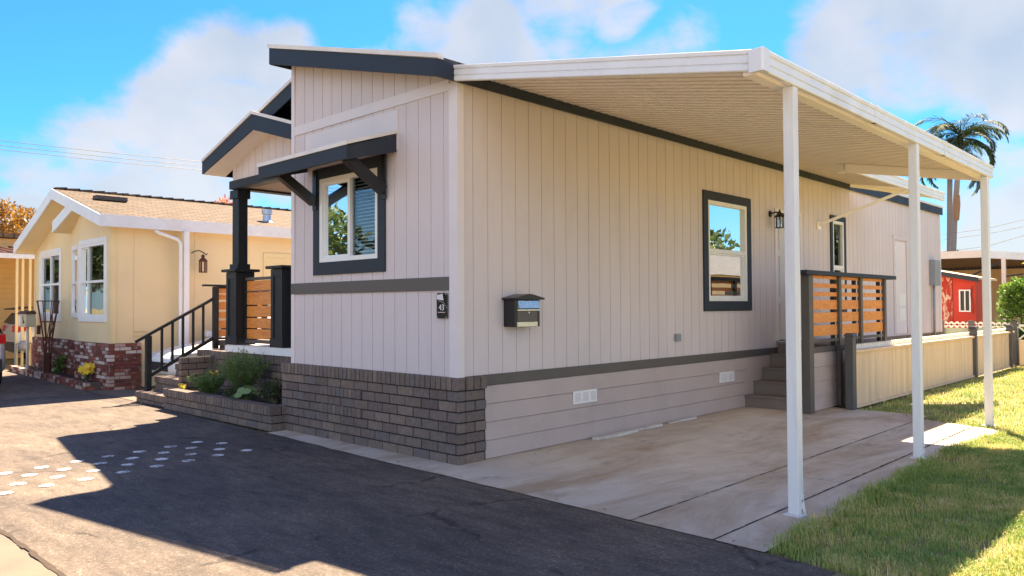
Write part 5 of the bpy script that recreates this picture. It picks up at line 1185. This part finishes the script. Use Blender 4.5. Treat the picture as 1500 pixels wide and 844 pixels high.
# trees and far greenery
def tree(loc, h, rad, n, mat, label, tl=.22, name='tree', seed=1, r0=.25):
    r = random.Random(seed); t = thing(name, loc, label, 'tree'); L0 = Vector(loc); m = MB(); st = MB()
    st.tube([L0, L0+Vector((.1,0,h*.3)), L0+Vector((0,.1,h*.55))], [r0, r0*.75, r0*.5], 8); cl = []
    for i in range(16):
        a = r.random()*2*PI; rr = rad*math.sqrt(r.random()); c = L0+Vector((math.cos(a)*rr, math.sin(a)*rr, h*(.45+.5*r.random()*(1-.5*rr/rad)))); cl.append((c, rad*r.uniform(.25,.45)))
        st.tube([L0+Vector((0,.05,h*.4)), (L0+Vector((0,0,h*.5))).lerp(c,.5), c], [r0*.35,r0*.2,r0*.06], 5)
    for i in range(n):
        c, s = r.choice(cl); d = rdir(r); p = c+d*s*(r.random()**.35); leaf(m.v, m.f, p, d+rdir(r), rdir(r), tl*r.uniform(.6,1.3), tl*.55)
    m.build('crown', M[mat], t); st.build('trunk', M['bark'], t); return t
tree((-38,3.6,0), 7.2, 2.6, 11000, 'autumn', 'golden orange tree over the tan house roof at far left', .20, seed=3)
tree((-41,7.0,0), 7.2, 2.4, 9000, 'autumn', 'golden orange tree close behind the yellow house peak', .20, seed=5)
tree((-22,7.6,0), 7.0, 1.3, 2200, 'bougain', 'wispy shrub with orange blossoms peeking over the yellow roof ridge', .13, 'flowering_tree', 9, .1)
tree((-13.0,70,0), 7.3, 1.5, 900, 'treegreen', 'distant green tree just right of the palm trunks', .4, seed=12)
for i, (x, y, h) in enumerate(((-70,20,6),(-75,32,7),(-60,60,8),(-40,80,8),(10,75,5),(22,60,5.5),(30,45,5.5))):
    tree((x,y,0), h, 3.5, 1400, 'treegreen', 'distant garden tree on the low skyline', .5, 'garden_tree', 20+i)['group'] = 'distant garden trees'
# power lines
for i, (z0, z1) in enumerate(((11.06,11.39),(10.79,11.1),(10.55,10.82))):
    m = MB(); m.tube([(-45,-40,z0-.5),(-45,6,z0),(-45,12,(z0+z1)/2-.05),(-45,18,z1),(-45,60,z1+1.2)], .016, 4)
    m.build('power_line', M['wire'], label=('topmost','middle','lowest')[i]+' of three thin wires across the sky at left', cat='wire', group='wires at left')
for i, (za, zb) in enumerate(((7.95,8.5),(7.49,7.93),(6.45,7.2))):
    m = MB(); m.tube([(-30,70,za-1.6),(-10.6,70,za),(-7.9,70,zb),(30,70,zb+6)], .02, 4)
    m.build('power_line', M['wire'], label=('topmost','middle','lowest')[i]+' of three thin wires across the sky at right', cat='wire', group='wires at right')

# houses and trees across the lawn and across the street (beyond the frame; they show in the window glass)
AC = thing('tan_bungalow', (13,27,0), 'tan bungalow with a dark roof across the lawn', 'house')
B(9,17,20,34,0,2.7).build('wall', M['beige'], AC)
m = MB(); m.prism([(8.4,2.7),(17.6,2.7),(13,4.1)], 'y', 19.5, 34.5); m.build('roof', M['shingle_dark'], AC)
for y in (22,27,31): B(8.97,8.999,y,y+1.4,1.1,2.2).build('window', M['carplastic'], AC)
AB = thing('white_bungalow', (-27,-20,0), 'white bungalow across the street', 'house')
B(-34,-20,-24,-15.5,0,2.7).build('wall', M['siding'], AB)
m = MB(); m.prism([(-24.6,2.7),(-14.9,2.7),(-19.7,4.2)], 'x', -34.6, -19.4); m.build('roof', M['shingle_dark'], AB)
for x in (-32,-27,-23): B(x,x+1.4,-15.499,-15.47,1.1,2.2).build('window', M['carplastic'], AB)
for i, (x, y, h) in enumerate(((10,37,6.5),(14,42,7.5),(19,40,7),(7.5,44,6),(-25,-13.2,8),(-36,-8.5,6.5),(-42,-12,7.5),(-18,-16,6),(-48,-9,8))):
    tree((x,y,0), h, 2.6, 1700, 'treegreen', 'leafy tree beyond the houses opposite', .42, 'garden_tree', 50+i)['group'] = 'trees behind the houses opposite'
# ------------------------------------------------------------------ camera, sky, sun
cam = bpy.data.cameras.new('camera'); co = bpy.data.objects.new('camera', cam); col.objects.link(co); sc.camera = co
yaw, pitch, roll = 0.7660270515490823, 0.023077209679066606, -0.005246029204217581
cam.lens = 36*1134.354/1500; cam.sensor_width = 36; cam.clip_end = 3000; cam.clip_start = .05
f = Vector((-math.sin(yaw)*math.cos(pitch), math.cos(yaw)*math.cos(pitch), math.sin(pitch))); r = Vector((math.cos(yaw), math.sin(yaw), 0)); u = r.cross(f)
r2 = r*math.cos(roll)+u*math.sin(roll); u2 = -r*math.sin(roll)+u*math.cos(roll)
mw = Matrix(((r2.x,u2.x,-f.x,5.823428),(r2.y,u2.y,-f.y,-5.263252),(r2.z,u2.z,-f.z,1.6),(0,0,0,1))); co.matrix_world = mw
sd = Vector((-.362,.62,1)).normalized(); EL = math.asin(sd.z); AZ_ = math.atan2(sd.x, sd.y)
sl = bpy.data.lights.new('sun', 'SUN'); sl.energy = SUN; sl.angle = math.radians(.55); sl.color = (1,.80,.56)
so = bpy.data.objects.new('sun', sl); col.objects.link(so); so.rotation_euler = sd.to_track_quat('Z', 'Y').to_euler(); so.location = sd*50
w = bpy.data.worlds.new('World'); sc.world = w; w.use_nodes = True; nt = w.node_tree; n, l = nt.nodes, nt.links
bg = n['Background']; bg.inputs[1].default_value = SKY
st = n.new('ShaderNodeTexSky'); st.sky_type = 'NISHITA'; st.sun_disc = False; st.sun_elevation = EL; st.sun_rotation = AZ_; st.air_density = 1.0; st.dust_density = .3; st.ozone_density = 2.0
tc = n.new('ShaderNodeTexCoord')
sx0 = n.new('ShaderNodeSeparateXYZ'); l.new(tc.outputs['Generated'], sx0.inputs[0])
zr = n.new('ShaderNodeMapRange'); zr.inputs['From Min'].default_value = .38; zr.inputs['From Max'].default_value = .8; l.new(sx0.outputs[2], zr.inputs[0])
gain = mixc(n, l, 1., st.outputs[0], mixc(n, l, zr.outputs[0], SKYGAIN, SKYZEN), 'MULTIPLY')
ns = n.new('ShaderNodeTexNoise'); ns.inputs['Scale'].default_value = 9; ns.inputs['Detail'].default_value = 6; ns.inputs['Roughness'].default_value = .55; l.new(tc.outputs['Generated'], ns.inputs['Vector'])
mp = n.new('ShaderNodeVectorMath'); mp.operation = 'MULTIPLY_ADD'; mp.inputs[1].default_value = (.07,.07,.05); l.new(ns.outputs['Color'], mp.inputs[0]); 
sh = n.new('ShaderNodeVectorMath'); sh.operation = 'SUBTRACT'; l.new(tc.outputs['Generated'], sh.inputs[0]); sh.inputs[1].default_value = (.035,.035,.025); l.new(sh.outputs[0], mp.inputs[2])
CL = [(-0.87,0.42,0.257,0.088,1),(-0.902,0.369,0.222,0.067,1),(-0.838,0.468,0.281,0.065,1),(-0.93,0.327,0.165,0.086,0.9),(-0.955,0.271,0.123,0.076,0.8),(-0.896,0.407,0.178,0.105,0.9),(-0.848,0.487,0.208,0.1,0.9),(-0.966,0.241,0.091,0.067,0.7),(-0.675,0.667,0.315,0.097,0.9),(-0.729,0.603,0.325,0.058,0.7),(-0.603,0.713,0.358,0.075,0.8),(-0.552,0.754,0.356,0.049,0.8),(-0.768,0.57,0.292,0.05,0.6),(-0.324,0.898,0.298,0.077,1),(-0.258,0.915,0.309,0.112,1),(-0.199,0.94,0.278,0.094,1),(-0.283,0.925,0.253,0.061,0.8),(-0.185,0.959,0.214,0.051,0.8),(-0.369,0.882,0.293,0.04,0.7),(-0.197,0.975,0.1,0.082,0.8),(-0.211,0.977,0.033,0.09,0.8),(-0.246,0.96,0.133,0.046,0.6),(-0.948,0.312,0.056,0.093,0.6),(-0.535,0.801,0.267,0.101,0.6),
 (.9,.3,.25,.3,.9),(.8,-.4,.3,.35,.9),(.3,-.9,.3,.35,.9),(-.4,-.85,.25,.28,.8),(.5,-.5,.6,.3,.8),(.6,.1,.75,.25,.7),(-.2,-.5,.8,.2,.6)]  # unseen clouds added out of view for reflections and fill light
acc = None
for x, y, z, rad, amp in CL:
    d = n.new('ShaderNodeVectorMath'); d.operation = 'DISTANCE'; l.new(mp.outputs[0], d.inputs[0]); d.inputs[1].default_value = (x, y, z)
    mr = n.new('ShaderNodeMapRange'); mr.interpolation_type = 'SMOOTHSTEP'; mr.inputs['From Min'].default_value = rad*1.45; mr.inputs['From Max'].default_value = rad*.35; mr.inputs['To Max'].default_value = amp; l.new(d.outputs['Value'], mr.inputs[0])
    if acc is None: acc = mr.outputs[0]
    else:
        a = n.new('ShaderNodeMath'); a.operation = 'MAXIMUM'; l.new(acc, a.inputs[0]); l.new(mr.outputs[0], a.inputs[1]); acc = a.outputs[0]
fb = n.new('ShaderNodeTexNoise'); fb.inputs['Scale'].default_value = 8.5; fb.inputs['Detail'].default_value = 9; fb.inputs['Roughness'].default_value = .56; fb.inputs['Distortion'].default_value = .25
sq = n.new('ShaderNodeMapping'); sq.inputs['Scale'].default_value = (1,1,1.9); l.new(tc.outputs['Generated'], sq.inputs[0]); l.new(sq.outputs[0], fb.inputs['Vector'])
ma = n.new('ShaderNodeMath'); ma.operation = 'MULTIPLY_ADD'; ma.inputs[1].default_value = 1.5; l.new(fb.outputs[0], ma.inputs[0]); l.new(acc, ma.inputs[2])
dn = n.new('ShaderNodeMapRange'); dn.interpolation_type = 'SMOOTHSTEP'; dn.inputs['From Min'].default_value = 1.02; dn.inputs['From Max'].default_value = 1.60; dn.inputs['To Max'].default_value = .86; l.new(ma.outputs[0], dn.inputs[0]); acc = dn.outputs[0]
# thin haze band at the horizon
sx = n.new('ShaderNodeSeparateXYZ'); l.new(tc.outputs['Generated'], sx.inputs[0])
hz = n.new('ShaderNodeMapRange'); hz.inputs['From Min'].default_value = .20; hz.inputs['From Max'].default_value = .0; hz.inputs['To Max'].default_value = .55; l.new(sx.outputs[2], hz.inputs[0])
a = n.new('ShaderNodeMath'); a.operation = 'MAXIMUM'; l.new(acc, a.inputs[0]); l.new(hz.outputs[0], a.inputs[1]); acc = a.outputs[0]
n2 = n.new('ShaderNodeTexNoise'); n2.inputs['Scale'].default_value = 6.5; n2.inputs['Detail'].default_value = 7; l.new(tc.outputs['Generated'], n2.inputs['Vector'])
cr = ramp(n, [(.34, CLOUDA), (.62, CLOUDB)]); l.new(n2.outputs[0], cr.inputs[0])
dt = n.new('ShaderNodeVectorMath'); dt.operation = 'DOT_PRODUCT'; dt.inputs[1].default_value = (-.51,.86,0); l.new(tc.outputs['Generated'], dt.inputs[0])
cv = n.new('ShaderNodeMapRange'); cv.inputs['From Min'].default_value = .3; cv.inputs['From Max'].default_value = -.6; cv.inputs['To Min'].default_value = CLOUDV; cv.inputs['To Max'].default_value = CLOUDV*2.75; l.new(dt.outputs['Value'], cv.inputs[0])   # clouds opposite the sun boosted, added fill light for the shaded walls
cm = n.new('ShaderNodeVectorMath'); cm.operation = 'SCALE'; l.new(cv.outputs[0], cm.inputs['Scale']); l.new(cr.outputs[0], cm.inputs[0])
l.new(mixc(n, l, acc, gain, cm.outputs[0]), bg.inputs[0])
vs = sc.view_settings; vs.view_transform = 'Standard'; vs.look = 'None'; vs.gamma = 1; vs.use_curve_mapping = False; vs.exposure = EXPO
sc.cycles.max_bounces = 8; sc.cycles.diffuse_bounces = 4; sc.cycles.transparent_max_bounces = 12; sc.cycles.use_denoising = True
sc.cycles.sample_clamp_indirect = 8
